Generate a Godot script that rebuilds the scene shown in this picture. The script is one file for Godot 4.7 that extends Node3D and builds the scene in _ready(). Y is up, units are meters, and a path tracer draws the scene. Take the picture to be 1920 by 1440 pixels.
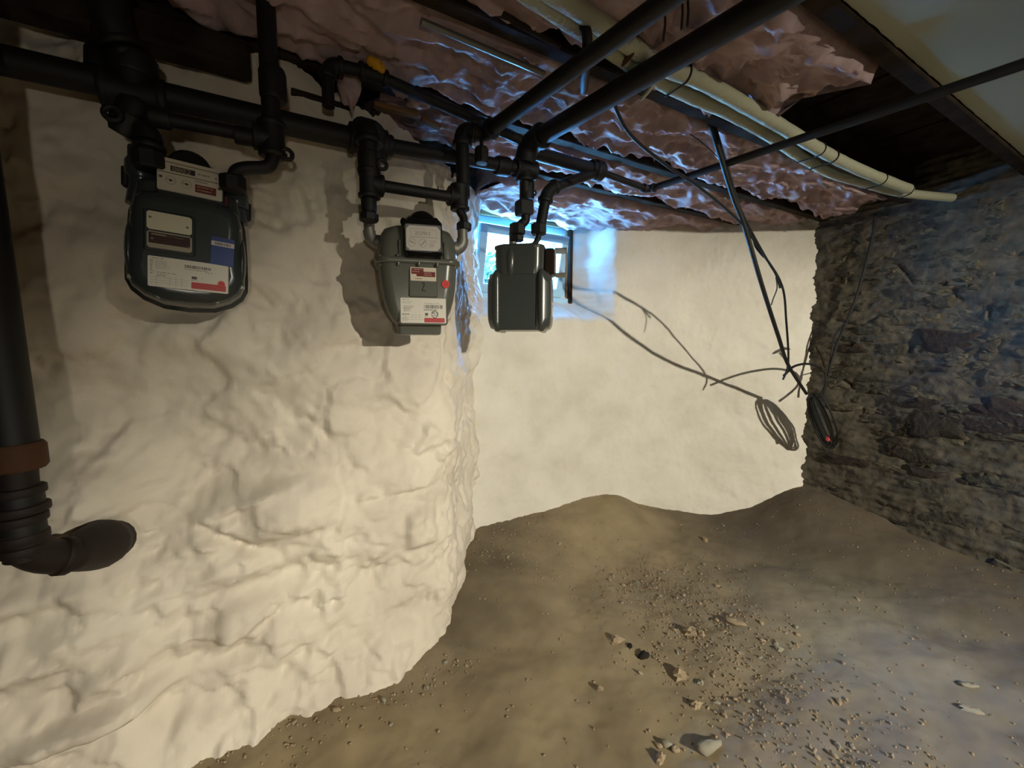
extends Node3D
# A low rubble-stone basement: whitewashed wall with three gas meters, black gas pipes, a hopper window,
# fibreglass batts between the joists, a bare stone end wall and a dirt floor. Units are metres, y is up.

var M := {}
var used := {}
var rng := RandomNumberGenerator.new()


# ---------------------------------------------------------------- mesh builder
class MB:
	var V := PackedVector3Array()
	var N := PackedVector3Array()
	var U := PackedVector2Array()
	var C := PackedColorArray()
	var I := PackedInt32Array()

	func tri(a: int, b: int, c: int) -> void:
		var g := (V[b] - V[a]).cross(V[c] - V[a])
		if g.dot(N[a] + N[b] + N[c]) > 0.0:
			I.append_array([a, c, b])
		else:
			I.append_array([a, b, c])

	func vert(p: Vector3, n: Vector3, uv := Vector2.ZERO, col := Color.WHITE) -> int:
		V.append(p); N.append(n); U.append(uv); C.append(col)
		return V.size() - 1

	func quad(a: Vector3, b: Vector3, c: Vector3, d: Vector3, out: Vector3) -> void:
		var n := (b - a).cross(c - a)
		if n.length() < 1e-12: n = (c - a).cross(d - a)
		n = n.normalized()
		if n.dot(out) < 0.0: n = -n
		var i := vert(a, n, Vector2(0, 1)); vert(b, n, Vector2(1, 1)); vert(c, n, Vector2(1, 0)); vert(d, n, Vector2(0, 0))
		tri(i, i + 1, i + 2); tri(i, i + 2, i + 3)

	# rows of points; dir = ZERO turns normals away from each row's centre
	func surf(rows: Array, closed: bool, dir := Vector3.ZERO, flat := false, cols := [], hole = null) -> void:
		var nr := rows.size()
		var nc: int = rows[0].size()
		var cc := nc if closed else nc - 1
		if flat:
			for r in nr - 1:
				var mid := Vector3.ZERO
				for p in rows[r]: mid += p
				for p in rows[r + 1]: mid += p
				mid /= 2.0 * nc
				for c in cc:
					var a: Vector3 = rows[r][c]
					var b: Vector3 = rows[r][(c + 1) % nc]
					var d: Vector3 = rows[r + 1][(c + 1) % nc]
					var e: Vector3 = rows[r + 1][c]
					quad(a, b, d, e, (a + b + d + e) / 4.0 - mid if dir == Vector3.ZERO else dir)
			return
		var base := V.size()
		var nn := PackedVector3Array()
		nn.resize(nr * nc)
		var quads := []
		for r in nr - 1:
			for c in cc:
				if hole != null and hole.call(r, c): continue
				var c2 := (c + 1) % nc
				var n: Vector3 = (rows[r + 1][c2] - rows[r][c]).cross(rows[r + 1][c] - rows[r][c2])
				nn[r * nc + c] += n; nn[r * nc + c2] += n; nn[(r + 1) * nc + c] += n; nn[(r + 1) * nc + c2] += n
				quads.append(Vector2i(r, c))
		var s := 0.0
		for r in nr:
			var mid := Vector3.ZERO
			if dir == Vector3.ZERO:
				for p in rows[r]: mid += p
				mid /= nc
			for c in nc:
				s += nn[r * nc + c].dot(dir if dir != Vector3.ZERO else rows[r][c] - mid)
		var sg := -1.0 if s < 0.0 else 1.0
		for r in nr:
			for c in nc:
				vert(rows[r][c], (nn[r * nc + c] * sg).normalized(), Vector2(float(c) / maxi(1, nc - 1), float(r) / maxi(1, nr - 1)), cols[r][c] if cols else Color.WHITE)
		for q in quads:
			var c2: int = (q.y + 1) % nc
			var a: int = base + q.x * nc + q.y
			var b: int = base + q.x * nc + c2
			tri(a, b, b + nc); tri(a, b + nc, a + nc)

	func cap(ring: PackedVector3Array, out: Vector3) -> void:
		var mid := Vector3.ZERO
		for p in ring: mid += p
		mid /= ring.size()
		var n := Vector3.ZERO
		for k in ring.size(): n += (ring[k] - mid).cross(ring[(k + 1) % ring.size()] - mid)
		n = n.normalized()
		if n.dot(out) < 0.0: n = -n
		var m := vert(mid, n, Vector2(0.5, 0.5))
		for p in ring: vert(p, n)
		for k in ring.size(): tri(m, m + 1 + k, m + 1 + (k + 1) % ring.size())

	func loft(rings: Array, flat := false, caps := true) -> void:
		surf(rings, true, Vector3.ZERO, flat)
		if caps:
			var k := rings.size() - 1
			cap(rings[0], mean(rings[0]) - mean(rings[1]) if mean(rings[0]).distance_to(mean(rings[1])) > 1e-5 else mean(rings[0]) - mean(rings[k]))
			cap(rings[k], mean(rings[k]) - mean(rings[k - 1]) if mean(rings[k]).distance_to(mean(rings[k - 1])) > 1e-5 else mean(rings[k]) - mean(rings[0]))

	static func mean(r: PackedVector3Array) -> Vector3:
		var m := Vector3.ZERO
		for p in r: m += p
		return m / r.size()

	func tube(path: PackedVector3Array, rad, sides := 12, caps := true, flat := false) -> void:
		var rings := []
		var t0 := (path[1] - path[0]).normalized()
		var x := t0.cross(Vector3.UP if absf(t0.y) < 0.9 else Vector3.RIGHT).normalized()
		for k in path.size():
			var t := (path[mini(k + 1, path.size() - 1)] - path[maxi(k - 1, 0)]).normalized()
			x = (x - t * x.dot(t)).normalized()
			var y := t.cross(x)
			var r: float = rad[k] if rad is Array or rad is PackedFloat32Array else rad
			var ring := PackedVector3Array()
			for j in sides:
				var a := TAU * j / sides
				ring.append(path[k] + (x * cos(a) + y * sin(a)) * r)
			rings.append(ring)
		loft(rings, flat, caps)

	# profile of (radius, distance along axis)
	func lathe(at: Vector3, axis: Vector3, prof: Array, sides := 20, flat := false) -> void:
		axis = axis.normalized()
		var x := axis.cross(Vector3.UP if absf(axis.y) < 0.9 else Vector3.RIGHT).normalized()
		var y := axis.cross(x)
		var rings := []
		for p in prof:
			var ring := PackedVector3Array()
			for j in sides:
				var a := TAU * (j + 0.5) / sides
				ring.append(at + axis * p.y + (x * cos(a) + y * sin(a)) * p.x)
			rings.append(ring)
		loft(rings, flat, true)

	func box(at: Vector3, size: Vector3, bevel := 0.0, basis := Basis.IDENTITY) -> void:
		var h := size / 2.0
		var b := minf(bevel, minf(h.x, minf(h.y, h.z)) * 0.9)
		var rings := []
		for k in ([[-h.y, b], [-h.y + b, 0.0], [h.y - b, 0.0], [h.y, b]] if b > 0.0 else [[-h.y, 0.0], [h.y, 0.0]]):
			var e: float = k[1]
			var ring := PackedVector3Array()
			for q in [[1, 1], [-1, 1], [-1, -1], [1, -1]]:
				var sx: float = q[0] * (h.x - e)
				var sz: float = q[1] * (h.z - e)
				if b > 0.0:
					var first: bool = q[0] * q[1] > 0
					var pa := Vector3(sx, k[0], sz - q[1] * b)
					var pb := Vector3(sx - q[0] * b, k[0], sz)
					ring.append(at + basis * (pa if first else pb)); ring.append(at + basis * (pb if first else pa))
				else:
					ring.append(at + basis * Vector3(sx, k[0], sz))
			rings.append(ring)
		surf(rings, true, Vector3.ZERO, true)
		cap(rings[0], basis * Vector3.DOWN)
		cap(rings[rings.size() - 1], basis * Vector3.UP)

	func ball(at: Vector3, rad: Vector3, basis := Basis.IDENTITY, seg := 16) -> void:
		var rings := []
		for k in seg / 2 + 1:
			var a := PI * (0.02 + 0.96 * k / (seg / 2)) - PI / 2
			var ring := PackedVector3Array()
			for j in seg:
				var b := TAU * j / seg
				ring.append(at + basis * Vector3(cos(a) * cos(b) * rad.x, sin(a) * rad.y, cos(a) * sin(b) * rad.z))
			rings.append(ring)
		loft(rings)

	func mesh() -> ArrayMesh:
		var a := []
		a.resize(Mesh.ARRAY_MAX)
		a[Mesh.ARRAY_VERTEX] = V; a[Mesh.ARRAY_NORMAL] = N; a[Mesh.ARRAY_TEX_UV] = U; a[Mesh.ARRAY_COLOR] = C; a[Mesh.ARRAY_INDEX] = I
		var m := ArrayMesh.new()
		m.add_surface_from_arrays(Mesh.PRIMITIVE_TRIANGLES, a)
		return m


# ---------------------------------------------------------------- objects
func numbered(called: String) -> String:
	if not used.has(called):
		used[called] = 0
		return called
	used[called] += 1
	return "%s_%03d" % [called, used[called]]

func part(called: String, mesh, mat: Material, parent: Node3D = null) -> MeshInstance3D:
	var o := MeshInstance3D.new()
	if parent == null:
		o.name = numbered(called)
		parent = self
	else:
		var n := called
		var k := 0
		while parent.has_node(NodePath(n)):
			k += 1
			n = "%s_%03d" % [called, k]
		o.name = n
	o.mesh = mesh.mesh() if mesh is MB else mesh
	o.material_override = mat
	o.cast_shadow = GeometryInstance3D.SHADOW_CASTING_SETTING_ON
	parent.add_child(o, true)
	return o

func tag(o: Node3D, label: String, category: String, group := "") -> Node3D:
	o.set_meta("label", label); o.set_meta("category", category)
	if group: o.set_meta("group", group)
	return o

func thing(called: String, label: String, category: String, at := Vector3.ZERO, group := "") -> Node3D:
	var o := Node3D.new()
	o.name = numbered(called)
	add_child(o, true)
	o.position = at
	return tag(o, label, category, group)

func struct(o: Node3D) -> Node3D:
	o.set_meta("kind", "structure")
	return o

func room(called: String) -> Node3D:
	var o := Node3D.new()
	o.name = called
	add_child(o, true)
	return struct(o)

func tubem(path, r, sides := 12, caps := true) -> MB:
	var m := MB.new()
	m.tube(PackedVector3Array(path), r, sides, caps)
	return m

func smooth(pts: Array, per := 8) -> PackedVector3Array:
	var c := PackedVector3Array()
	var n := pts.size()
	for k in n - 1:
		var a: Vector3 = pts[maxi(k - 1, 0)]
		var d: Vector3 = pts[mini(k + 2, n - 1)]
		var p: Vector3 = pts[k]
		for j in per:
			c.append(p.cubic_interpolate(pts[k + 1], a, d, float(j) / per))
	c.append(pts[n - 1])
	return c

func arc(a: Vector3, p: Vector3, b: Vector3, r: float, n := 8) -> PackedVector3Array:
	var u := (a - p).normalized()
	var v := (b - p).normalized()
	var out := PackedVector3Array()
	for k in n + 1:
		var t := float(k) / n
		out.append(p + u * r * (1 - t) * (1 - t) + v * r * t * t)
	return out

# a run of threaded steel pipe: straight lengths, and a cast elbow with rolled bands at every corner
func pipe_run(o: Node3D, pts: Array, r: float, mat: Material, bands := true) -> void:
	var reach := r * 2.3
	for k in pts.size() - 1:
		var a: Vector3 = pts[k]
		var b: Vector3 = pts[k + 1]
		var d := (b - a).normalized()
		var s := a + d * (reach * 0.8 if k > 0 else 0.0)
		var e := b - d * (reach * 0.8 if k < pts.size() - 2 else 0.0)
		if (e - s).dot(d) > 0.002: part("pipe", tubem([s, e], r, 16), mat, o)
	for k in range(1, pts.size() - 1):
		var a: Vector3 = pts[k - 1]
		var p: Vector3 = pts[k]
		var b: Vector3 = pts[k + 1]
		var ra := minf(reach, a.distance_to(p) * 0.48)
		var m := MB.new()
		m.tube(arc(a, p, b, minf(ra, minf(reach, b.distance_to(p) * 0.48))), r * 1.22, 16)
		if bands:
			for q in [a, b]:
				var d: Vector3 = (q - p).normalized()
				var l := minf(reach, q.distance_to(p) * 0.48)
				m.lathe(p + d * l * 0.72, d, [Vector2(r * 1.25, 0), Vector2(r * 1.45, r * 0.12), Vector2(r * 1.45, l * 0.28), Vector2(r * 1.3, l * 0.36)], 16)
		part("elbow", m, mat, o)

func band(o: Node3D, called: String, at: Vector3, axis: Vector3, r: float, len: float, mat: Material, sides := 18) -> Node3D:
	var m := MB.new()
	var b := len * 0.12
	m.lathe(at - axis.normalized() * len / 2.0, axis, [Vector2(r * 0.9, 0), Vector2(r, b), Vector2(r, len - b), Vector2(r * 0.9, len)], sides, sides <= 8)
	return part(called, m, mat, o)

# tee: a fat sleeve along the run with a fat stub for the branch, each end rolled
func tee(o: Node3D, at: Vector3, axis: Vector3, branch: Vector3, r: float, mat: Material) -> void:
	var m := MB.new()
	var l := r * 1.9
	axis = axis.normalized(); branch = branch.normalized()
	m.lathe(at - axis * l, axis, [Vector2(r * 1.25, 0), Vector2(r * 1.45, r * .1), Vector2(r * 1.45, r * .5), Vector2(r * 1.25, r * .6), Vector2(r * 1.25, 2 * l - r * .6), Vector2(r * 1.45, 2 * l - r * .5), Vector2(r * 1.45, 2 * l - r * .1), Vector2(r * 1.25, 2 * l)], 18)
	m.lathe(at, branch, [Vector2(r * 1.22, 0), Vector2(r * 1.22, l - r * .6), Vector2(r * 1.42, l - r * .5), Vector2(r * 1.42, l - r * .1), Vector2(r * 1.2, l)], 18)
	part("tee", m, mat, o)

# lock wing of a gas cock: a flat ear with a hole
func lock_wing(o: Node3D, at: Vector3, dir: Vector3, r: float, mat: Material) -> void:
	var m := MB.new()
	var path := PackedVector3Array()
	dir = dir.normalized()
	var side := dir.cross(Vector3.BACK).normalized()
	for k in 17:
		var a := TAU * k / 16.0
		path.append(at + dir * (r * 1.2 + cos(a) * r) + side * sin(a) * r)
	m.tube(path, r * 0.42, 8, false)
	part("lock_wing", m, mat, o)


# ---------------------------------------------------------------- noise, materials, textures
func noise(s: int, f: float, oct := 3, type := FastNoiseLite.TYPE_SIMPLEX_SMOOTH, fract := FastNoiseLite.FRACTAL_FBM) -> FastNoiseLite:
	var n := FastNoiseLite.new()
	n.seed = s; n.frequency = f; n.noise_type = type; n.fractal_type = fract; n.fractal_octaves = oct
	return n

func tex(s: int, f: float, oct: int, ramp: Array, size := 512, type := FastNoiseLite.TYPE_SIMPLEX_SMOOTH) -> NoiseTexture2D:
	var t := NoiseTexture2D.new()
	t.width = size; t.height = size; t.seamless = true; t.noise = noise(s, f, oct, type)
	if ramp:
		var g := Gradient.new()
		g.offsets = PackedFloat32Array(ramp.map(func(q): return q[0]))
		g.colors = PackedColorArray(ramp.map(func(q): return q[1]))
		t.color_ramp = g
	return t

func mat(called: String, c: Color, rough := 0.8, metal := 0.0, map: Texture2D = null, scale := 1.0, bump: Texture2D = null, relief := 0.2) -> StandardMaterial3D:
	var m := StandardMaterial3D.new()
	m.resource_name = called
	m.albedo_color = c; m.roughness = rough; m.metallic = metal
	m.cull_mode = BaseMaterial3D.CULL_DISABLED
	if map:
		m.albedo_texture = map
	if map or bump:
		m.uv1_triplanar = true; m.uv1_world_triplanar = true
		m.uv1_scale = Vector3.ONE * scale
	if bump:
		m.heightmap_enabled = true; m.heightmap_texture = bump; m.heightmap_scale = relief
	M[called] = m
	return m

const FONT := {"0": "01110100011001110101110011000101110", "1": "00100011000010000100001000010001110", "2": "01110100010000100010001000100011111", "3": "01110100010000100110000011000101110", "4": "00010001100101010010111110001000010", "5": "11111100001111000001000011000101110", "6": "01110100001000011110100011000101110", "7": "11111000010001000100010000100001000", "8": "01110100011000101110100011000101110", "9": "01110100011000101111000010000101110", "L": "10000100001000010000100001000011111"}

func write(im: Image, s: String, x: int, y: int, px: int, c: Color) -> void:
	for k in s.length():
		if not FONT.has(s[k]): continue
		var g: String = FONT[s[k]]
		for i in 35:
			if g[i] == "1": im.fill_rect(Rect2i(x + k * px * 6 + (i % 5) * px, y + (i / 5) * px, px, px), c)

# rows of unreadably small print, as they show in the photograph
func fine_print(im: Image, x: int, y: int, w: int, rows: int, pitch: int, c: Color, s: int) -> void:
	var r := RandomNumberGenerator.new()
	r.seed = s
	for k in rows:
		var at := x
		var stop := x + int(w * r.randf_range(0.6, 1.0))
		while at < stop:
			var l := r.randi_range(6, 26)
			var q := at
			while q < mini(at + l, stop):
				im.fill_rect(Rect2i(q, y + k * pitch + r.randi_range(0, 2), 2, r.randi_range(pitch / 3, pitch / 2)), c)
				q += 3
			at += l + 6

func barcode(im: Image, x: int, y: int, w: int, h: int, s: int) -> void:
	var r := RandomNumberGenerator.new()
	r.seed = s
	var at := x
	while at < x + w:
		var l := r.randi_range(1, 5)
		im.fill_rect(Rect2i(at, y, l, h), Color(0.12, 0.11, 0.1))
		at += l + r.randi_range(2, 5)

func disc(im: Image, cx: int, cy: int, r: int, c: Color, inner := 0) -> void:
	for y in range(-r, r + 1):
		for x in range(-r, r + 1):
			var d := x * x + y * y
			if d <= r * r and d >= inner * inner: im.set_pixel(clampi(cx + x, 0, im.get_width() - 1), clampi(cy + y, 0, im.get_height() - 1), c)

func label_mat(called: String, im: Image, rough := 0.45) -> StandardMaterial3D:
	var m := StandardMaterial3D.new()
	m.resource_name = called
	m.albedo_texture = ImageTexture.create_from_image(im)
	m.roughness = rough
	m.cull_mode = BaseMaterial3D.CULL_DISABLED
	M[called] = m
	return m

# a thin plate facing +z whose front carries the whole texture
func plate(w: float, h: float, t: float, cut := 0.0) -> MB:
	var m := MB.new()
	var pts := []
	var c := maxf(cut, 0.0008)
	for q in [[w / 2 - c, h / 2], [-w / 2 + c, h / 2], [-w / 2, h / 2 - c], [-w / 2, -h / 2 + c], [-w / 2 + c, -h / 2], [w / 2 - c, -h / 2], [w / 2, -h / 2 + c], [w / 2, h / 2 - c]]:
		pts.append(Vector2(q[0], q[1]))
	var mid := m.vert(Vector3(0, 0, t), Vector3.BACK, Vector2(0.5, 0.5))
	for p in pts: m.vert(Vector3(p.x, p.y, t), Vector3.BACK, Vector2(0.5 + p.x / w, 0.5 - p.y / h))
	for k in 8: m.tri(mid, mid + 1 + k, mid + 1 + (k + 1) % 8)
	for k in 8:
		var a: Vector2 = pts[k]
		var b: Vector2 = pts[(k + 1) % 8]
		var n := Vector3(a.x + b.x, a.y + b.y, 0).normalized()
		var ua := Vector2(0.5 + a.x / w * 0.98, 0.5 - a.y / h * 0.98)
		var ub := Vector2(0.5 + b.x / w * 0.98, 0.5 - b.y / h * 0.98)
		var i := m.vert(Vector3(a.x, a.y, 0), n, ua); m.vert(Vector3(b.x, b.y, 0), n, ub); m.vert(Vector3(b.x, b.y, t), n, ub); m.vert(Vector3(a.x, a.y, t), n, ua)
		m.tri(i, i + 1, i + 2); m.tri(i, i + 2, i + 3)
	return m

func put(o: Node3D, p: Vector3, rot := Vector3.ZERO) -> Node3D:
	o.position = p
	o.rotation_degrees = rot
	return o


# ---------------------------------------------------------------- the place
const FACE := -1.5          # the face of the whitewashed meter wall
const JOIST := 2.04         # underside of the joists
const END := 3.25           # the face of the bare stone end wall

var n_low := noise(11, 1.7, 2)
var n_mid := noise(12, 5.5, 3)
var n_fine := noise(13, 24.0, 3)
var n_grit := noise(14, 70.0, 2)
var n_cell := noise(15, 5.0, 1, FastNoiseLite.TYPE_CELLULAR, FastNoiseLite.FRACTAL_NONE)
var n_patch := noise(16, 1.1, 2)

func floor_y(x: float, z: float, detail := true) -> float:
	var num := 0.0
	var den := 0.35
	for a in [[1.0, -2.2, .17], [1.35, -2.22, .20], [1.7, -2.22, .22], [2.05, -2.22, .21], [2.45, -2.11, .03], [2.76, -1.88, -.04], [3.05, -1.65, .03], [3.22, -1.46, .36], [3.25, -1.19, .20], [3.25, -.92, .13], [3.25, -.69, .08], [3.25, -.4, .08], [.86, -1.85, .13], [3.5, -1.5, .34]]:
		var w := exp(-(pow(x - a[0], 2) + pow(z - a[1], 2)) / (2 * .2 * .2))
		num += w * a[2]; den += w
	var y := num / den
	if detail:
		y += 0.022 * n_low.get_noise_3d(x * 1.3, 3.0, z * 1.3) + 0.012 * n_mid.get_noise_3d(x * .7, 7.0, z * .7)
		var g := gravel(x, z)
		y += (0.003 + 0.004 * g) * n_fine.get_noise_3d(x, 1.0, z) + (0.0012 + 0.0035 * g) * n_grit.get_noise_3d(x, 2.0, z)
	return y

# how stony the dirt is: a swath from the middle of the floor towards the near right, and along the wall's foot
func gravel(x: float, z: float) -> float:
	var a: Vector3 = Vector3(1.637, -0.000, -1.356)
	var b: Vector3 = Vector3(1.333, 0.000, -0.490)
	var p := Vector2(x, z)
	var q := Geometry2D.get_closest_point_to_segment(p, Vector2(a.x, a.z), Vector2(b.x, b.z))
	var g := exp(-pow(p.distance_to(q) / 0.26, 2))
	g = maxf(g, 0.55 * exp(-pow((z - FACE - 0.1) / 0.09, 2)) * (1.0 if x < .6 else 0.0))
	g = maxf(g, 0.5 * exp(-pow(p.distance_to(Vector2(1.15, -2.1)) / .3, 2)))
	return clampf(g + 0.35 * n_patch.get_noise_3d(x * 2, 0, z * 2) * g, 0, 1)

func bump(p: Vector2, c: Vector3, rx: float, ry: float, turn: float, h: float, power := 2.0) -> float:
	var d := (p - Vector2(c.x, c.y)).rotated(-deg_to_rad(turn))
	var q := sqrt(d.x * d.x / (rx * rx) + d.y * d.y / (ry * ry)) if power < 5.0 else pow(pow(absf(d.x / rx), 5.0) + pow(absf(d.y / ry), 5.0), 0.2)
	return h * exp(-pow(q, power)) if q < 2.5 else 0.0

func plaster(p: Vector3) -> float:
	var low := smoothstep(1.0, 0.3, p.y) * smoothstep(.62, -.1, p.x)     # rougher rubble low on the left
	var d := 0.05 * n_low.get_noise_3dv(p) + (0.018 + .012 * low) * n_mid.get_noise_3dv(p) + 0.0035 * n_fine.get_noise_3dv(p)
	var rough := maxf(smoothstep(0.05, 0.4, n_patch.get_noise_3dv(p * 1.4)), low * smoothstep(-.3, .2, n_patch.get_noise_3dv(p * 2.3)))
	d += rough * (0.011 * n_fine.get_noise_3dv(p * Vector3(.7, 1.3, .7) + Vector3(5, 5, 5)) + 0.003 * n_grit.get_noise_3dv(p))
	d += (0.02 + .02 * low) * smoothstep(-0.98, -0.55, n_cell.get_noise_3dv(p * Vector3(.75, 1.2, .75) + 0.03 * Vector3.ONE * n_fine.get_noise_3dv(p)))
	# scarps where old coats of lime have flaked
	d += .013 * smoothstep(-.035, .035, n_mid.get_noise_3dv(p * .55 + Vector3(3, 1, 8))) + (.004 + .008 * low) * smoothstep(-.05, .05, n_mid.get_noise_3dv(p * 1.3 + Vector3(8, 3, 1)))
	return d

func meter_wall_relief(p: Vector3) -> float:
	var q := Vector2(p.x, p.y)
	var d := plaster(p)
	# stones that stand out under the whitewash, hollows, a shelf near the foot
	d += bump(q, Vector3(-0.035, 0.683, -1.500), .19, .085, 4, .045, 5.0)
	d += bump(q, Vector3(-0.069, 0.733, -1.500), .14, .012, 17, .022, 2.0)
	d += bump(q, Vector3(0.458, 0.516, -1.500), .062, .075, 0, .030, 9.0)
	d += bump(q, Vector3(0.140, 0.894, -1.500), .016, .035, 25, -.035)
	d += bump(q, Vector3(-0.491, 0.788, -1.500), .12, .10, 0, .075, 3.5)
	d += bump(q, Vector3(-0.129, 0.364, -1.500), .07, .05, 30, .05, 4.0)
	d += bump(q, Vector3(-0.246, 0.327, -1.500), .06, .035, 35, .018, 4.0)
	d += bump(q, Vector3(-0.450, 0.216, -1.500), .15, .026, 9, .065, 6.0) + bump(q, Vector3(-0.508, 0.148, -1.500), .20, .04, 9, -.015, 2.5)
	d += bump(q, Vector3(-0.581, 0.406, -1.500), .16, .05, 12, .035, 4.0) + bump(q, Vector3(-0.426, 0.322, -1.500), .06, .022, 20, .03, 3.0) + bump(q, Vector3(-0.297, 0.219, -1.500), .08, .10, 0, -.035, 2.5)
	d += bump(q, Vector3(-0.571, 0.556, -1.500), .12, .028, 0, .03, 3.0) + bump(q, Vector3(-0.163, 0.261, -1.500), .09, .035, -5, -.035, 3.0)
	d += bump(q, Vector3(0.052, 1.326, -1.500), .16, .12, -6, .016, 6.0)
	d += bump(q, Vector3(0.295, 0.995, -1.500), .34, .32, 0, .03, 2.0)
	d += bump(q, Vector3(-0.301, 0.976, -1.500), .36, .20, -14, -.08, 2.5)
	d += bump(q, Vector3(0.400, 0.664, -1.500), .16, .008, 2, -.012, 2.0)
	d += bump(q, Vector3(-0.023, 0.448, -1.500), .17, .05, -3, -.06, 2.5)
	d += bump(q, Vector3(-0.145, 0.612, -1.500), .10, .018, -38, -.05, 2.0)
	d += bump(q, Vector3(-0.191, 1.215, -1.500), .11, .05, -20, .022, 3.0)
	d += bump(q, Vector3(-0.459, 1.322, -1.500), .12, .16, 10, .012, 4.0)
	d += .075 * smoothstep(.17, -.08, p.y + .03 * n_mid.get_noise_2d(p.x * .7, 9.0)) * smoothstep(.62, .30, p.x)
	d -= (.03 + .02 * smoothstep(.4, .6, p.x)) * smoothstep(-2.3, -1.85, p.z)
	d += .02 * smoothstep(.36, .26, p.y + .02 * n_mid.get_noise_2d(p.x, 4.0)) * smoothstep(.25, -.15, p.x)
	return d

# samples of a plan line: [position, direction]
func plan(pts: Array, round_: float, step: float) -> Array:
	var line := PackedVector3Array([pts[0]])
	for k in range(1, pts.size() - 1): line.append_array(arc(pts[k - 1], pts[k], pts[k + 1], round_, 14))
	line.append(pts[pts.size() - 1])
	var out := []
	for k in line.size() - 1:
		var a := line[k]
		var b := line[k + 1]
		var n := maxi(1, int(ceil(a.distance_to(b) / step)))
		for j in n: out.append(a.lerp(b, float(j) / n))
	out.append(line[line.size() - 1])
	return out

func wall_sheet(line: Array, y0: float, y1: float, step: float, relief: Callable, top: Callable, hole = null, recess = null) -> MB:
	var rows := []
	var ny := int((y1 - y0) / step)
	var side := []
	for k in line.size():
		var t: Vector3 = (line[mini(k + 1, line.size() - 1)] - line[maxi(k - 1, 0)]).normalized()
		side.append(Vector3(-t.z, 0, t.x))
	var s := [0.0]
	for k in range(1, line.size()): s.append(s[k - 1] + line[k].distance_to(line[k - 1]))
	for j in ny + 1:
		var row := PackedVector3Array()
		for k in line.size():
			var p: Vector3 = line[k]
			var hi: float = top.call(p)
			p.y = y0 + (hi - y0) * j / ny
			var d: float = relief.call(p)
			if recess != null: d -= recess.call(p)
			row.append(p + side[k] * d)
		rows.append(row)
	var m := MB.new()
	m.surf(rows, false, side[line.size() / 3], false, [], hole)
	return m

func core(o: Node3D, a: Vector3, b: Vector3, material: Material) -> void:
	var m := MB.new()
	m.box((a + b) / 2.0, (b - a).abs())
	struct(part("core", m, material, o))


func _ready() -> void:
	rng.seed = 77
	# camera: a wide lens held a little downwards
	var cam := Camera3D.new()
	cam.name = "camera"
	cam.fov = 85.42
	cam.near = 0.02
	cam.transform = Transform3D(Basis(Vector3(0.86863, 0, 0.49546), Vector3(0.04430, 0.99599, -0.07767), Vector3(-0.49347, 0.08942, 0.86515)), Vector3(0, 1.2, 0))
	add_child(cam)
	cam.current = true
	# sky: cool daylight, which comes in only through the window
	var env := Environment.new()
	env.background_mode = Environment.BG_SKY
	var sm := ProceduralSkyMaterial.new()
	sm.sky_top_color = Color(0.28, 0.63, 0.98)
	sm.sky_horizon_color = Color(0.45, 0.79, 1.0)
	sm.ground_horizon_color = Color(0.46, 0.76, 1.0)   # lower sky brightened in place of light off sunlit ground
	sm.ground_bottom_color = Color(0.43, 0.73, 0.98)
	sm.sky_energy_multiplier = 11.5
	sm.ground_energy_multiplier = 11.0
	env.sky = Sky.new()
	env.sky.sky_material = sm
	env.tonemap_mode = Environment.TONE_MAPPER_LINEAR
	env.tonemap_exposure = 1.0
	env.sdfgi_enabled = true
	env.ssao_enabled = true
	env.ssil_enabled = true
	var we := WorldEnvironment.new()
	we.name = "sky"
	we.environment = env
	add_child(we)
	materials()
	# the room's own lamps: a shaded work lamp by the far stairs behind the camera, and a weak bulb to its left
	work_lamp("work_lamp", "shaded work lamp clamped below the plasterboard ceiling behind the camera", Vector3(1.66, 1.93, 3.3), Vector3(2.13, -0.35, 0.35), 44.0, 0.5, 23.5, Color(1.0, 0.972, 0.895))
	work_lamp("bulb_lamp", "weak bulb lamp standing low behind the camera", Vector3(-.1, 1.05, 1.1), Vector3(0.0, 0.25, FACE), 64.0, 1.0, 0.6, Color(1.0, 0.965, 0.89))
	shell()
	window()
	stone_wall()
	ceiling_things()
	gas_pipes()
	meter_left()
	meter_middle()
	meter_right()
	cables()
	floor_things()
	outside()


func work_lamp(called: String, label: String, at: Vector3, aim: Vector3, angle: float, blend: float, energy: float, c: Color) -> void:
	var l := SpotLight3D.new()
	l.name = called + "_light"
	l.light_color = c
	l.light_energy = energy
	l.light_size = 0.035
	l.spot_range = 12.0
	l.spot_attenuation = 2.0
	l.spot_angle = angle
	l.spot_angle_attenuation = blend
	l.shadow_enabled = true
	add_child(l)
	l.position = at
	l.look_at_from_position(at, aim)
	var d := (aim - at).normalized()
	var o := thing(called, label, "lamp")
	var bulb := MB.new()
	bulb.ball(at - d * 0.03, Vector3.ONE * 0.026)
	part("bulb", bulb, M.glow, o)
	var shade := MB.new()
	shade.lathe(at - d * 0.13, d, [Vector2(.02, 0), Vector2(.022, .03), Vector2(.06, .075), Vector2(.085, .12), Vector2(.083, .12), Vector2(.057, .077), Vector2(.015, .035)], 24)
	part("shade", shade, M.black_iron, o)
	var cord := tubem([at - d * 0.12, Vector3(at.x - d.x * .16, 2.05, at.z - d.z * .16)], 0.006, 8)
	part("cord", cord, M.rubber, o)


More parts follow.
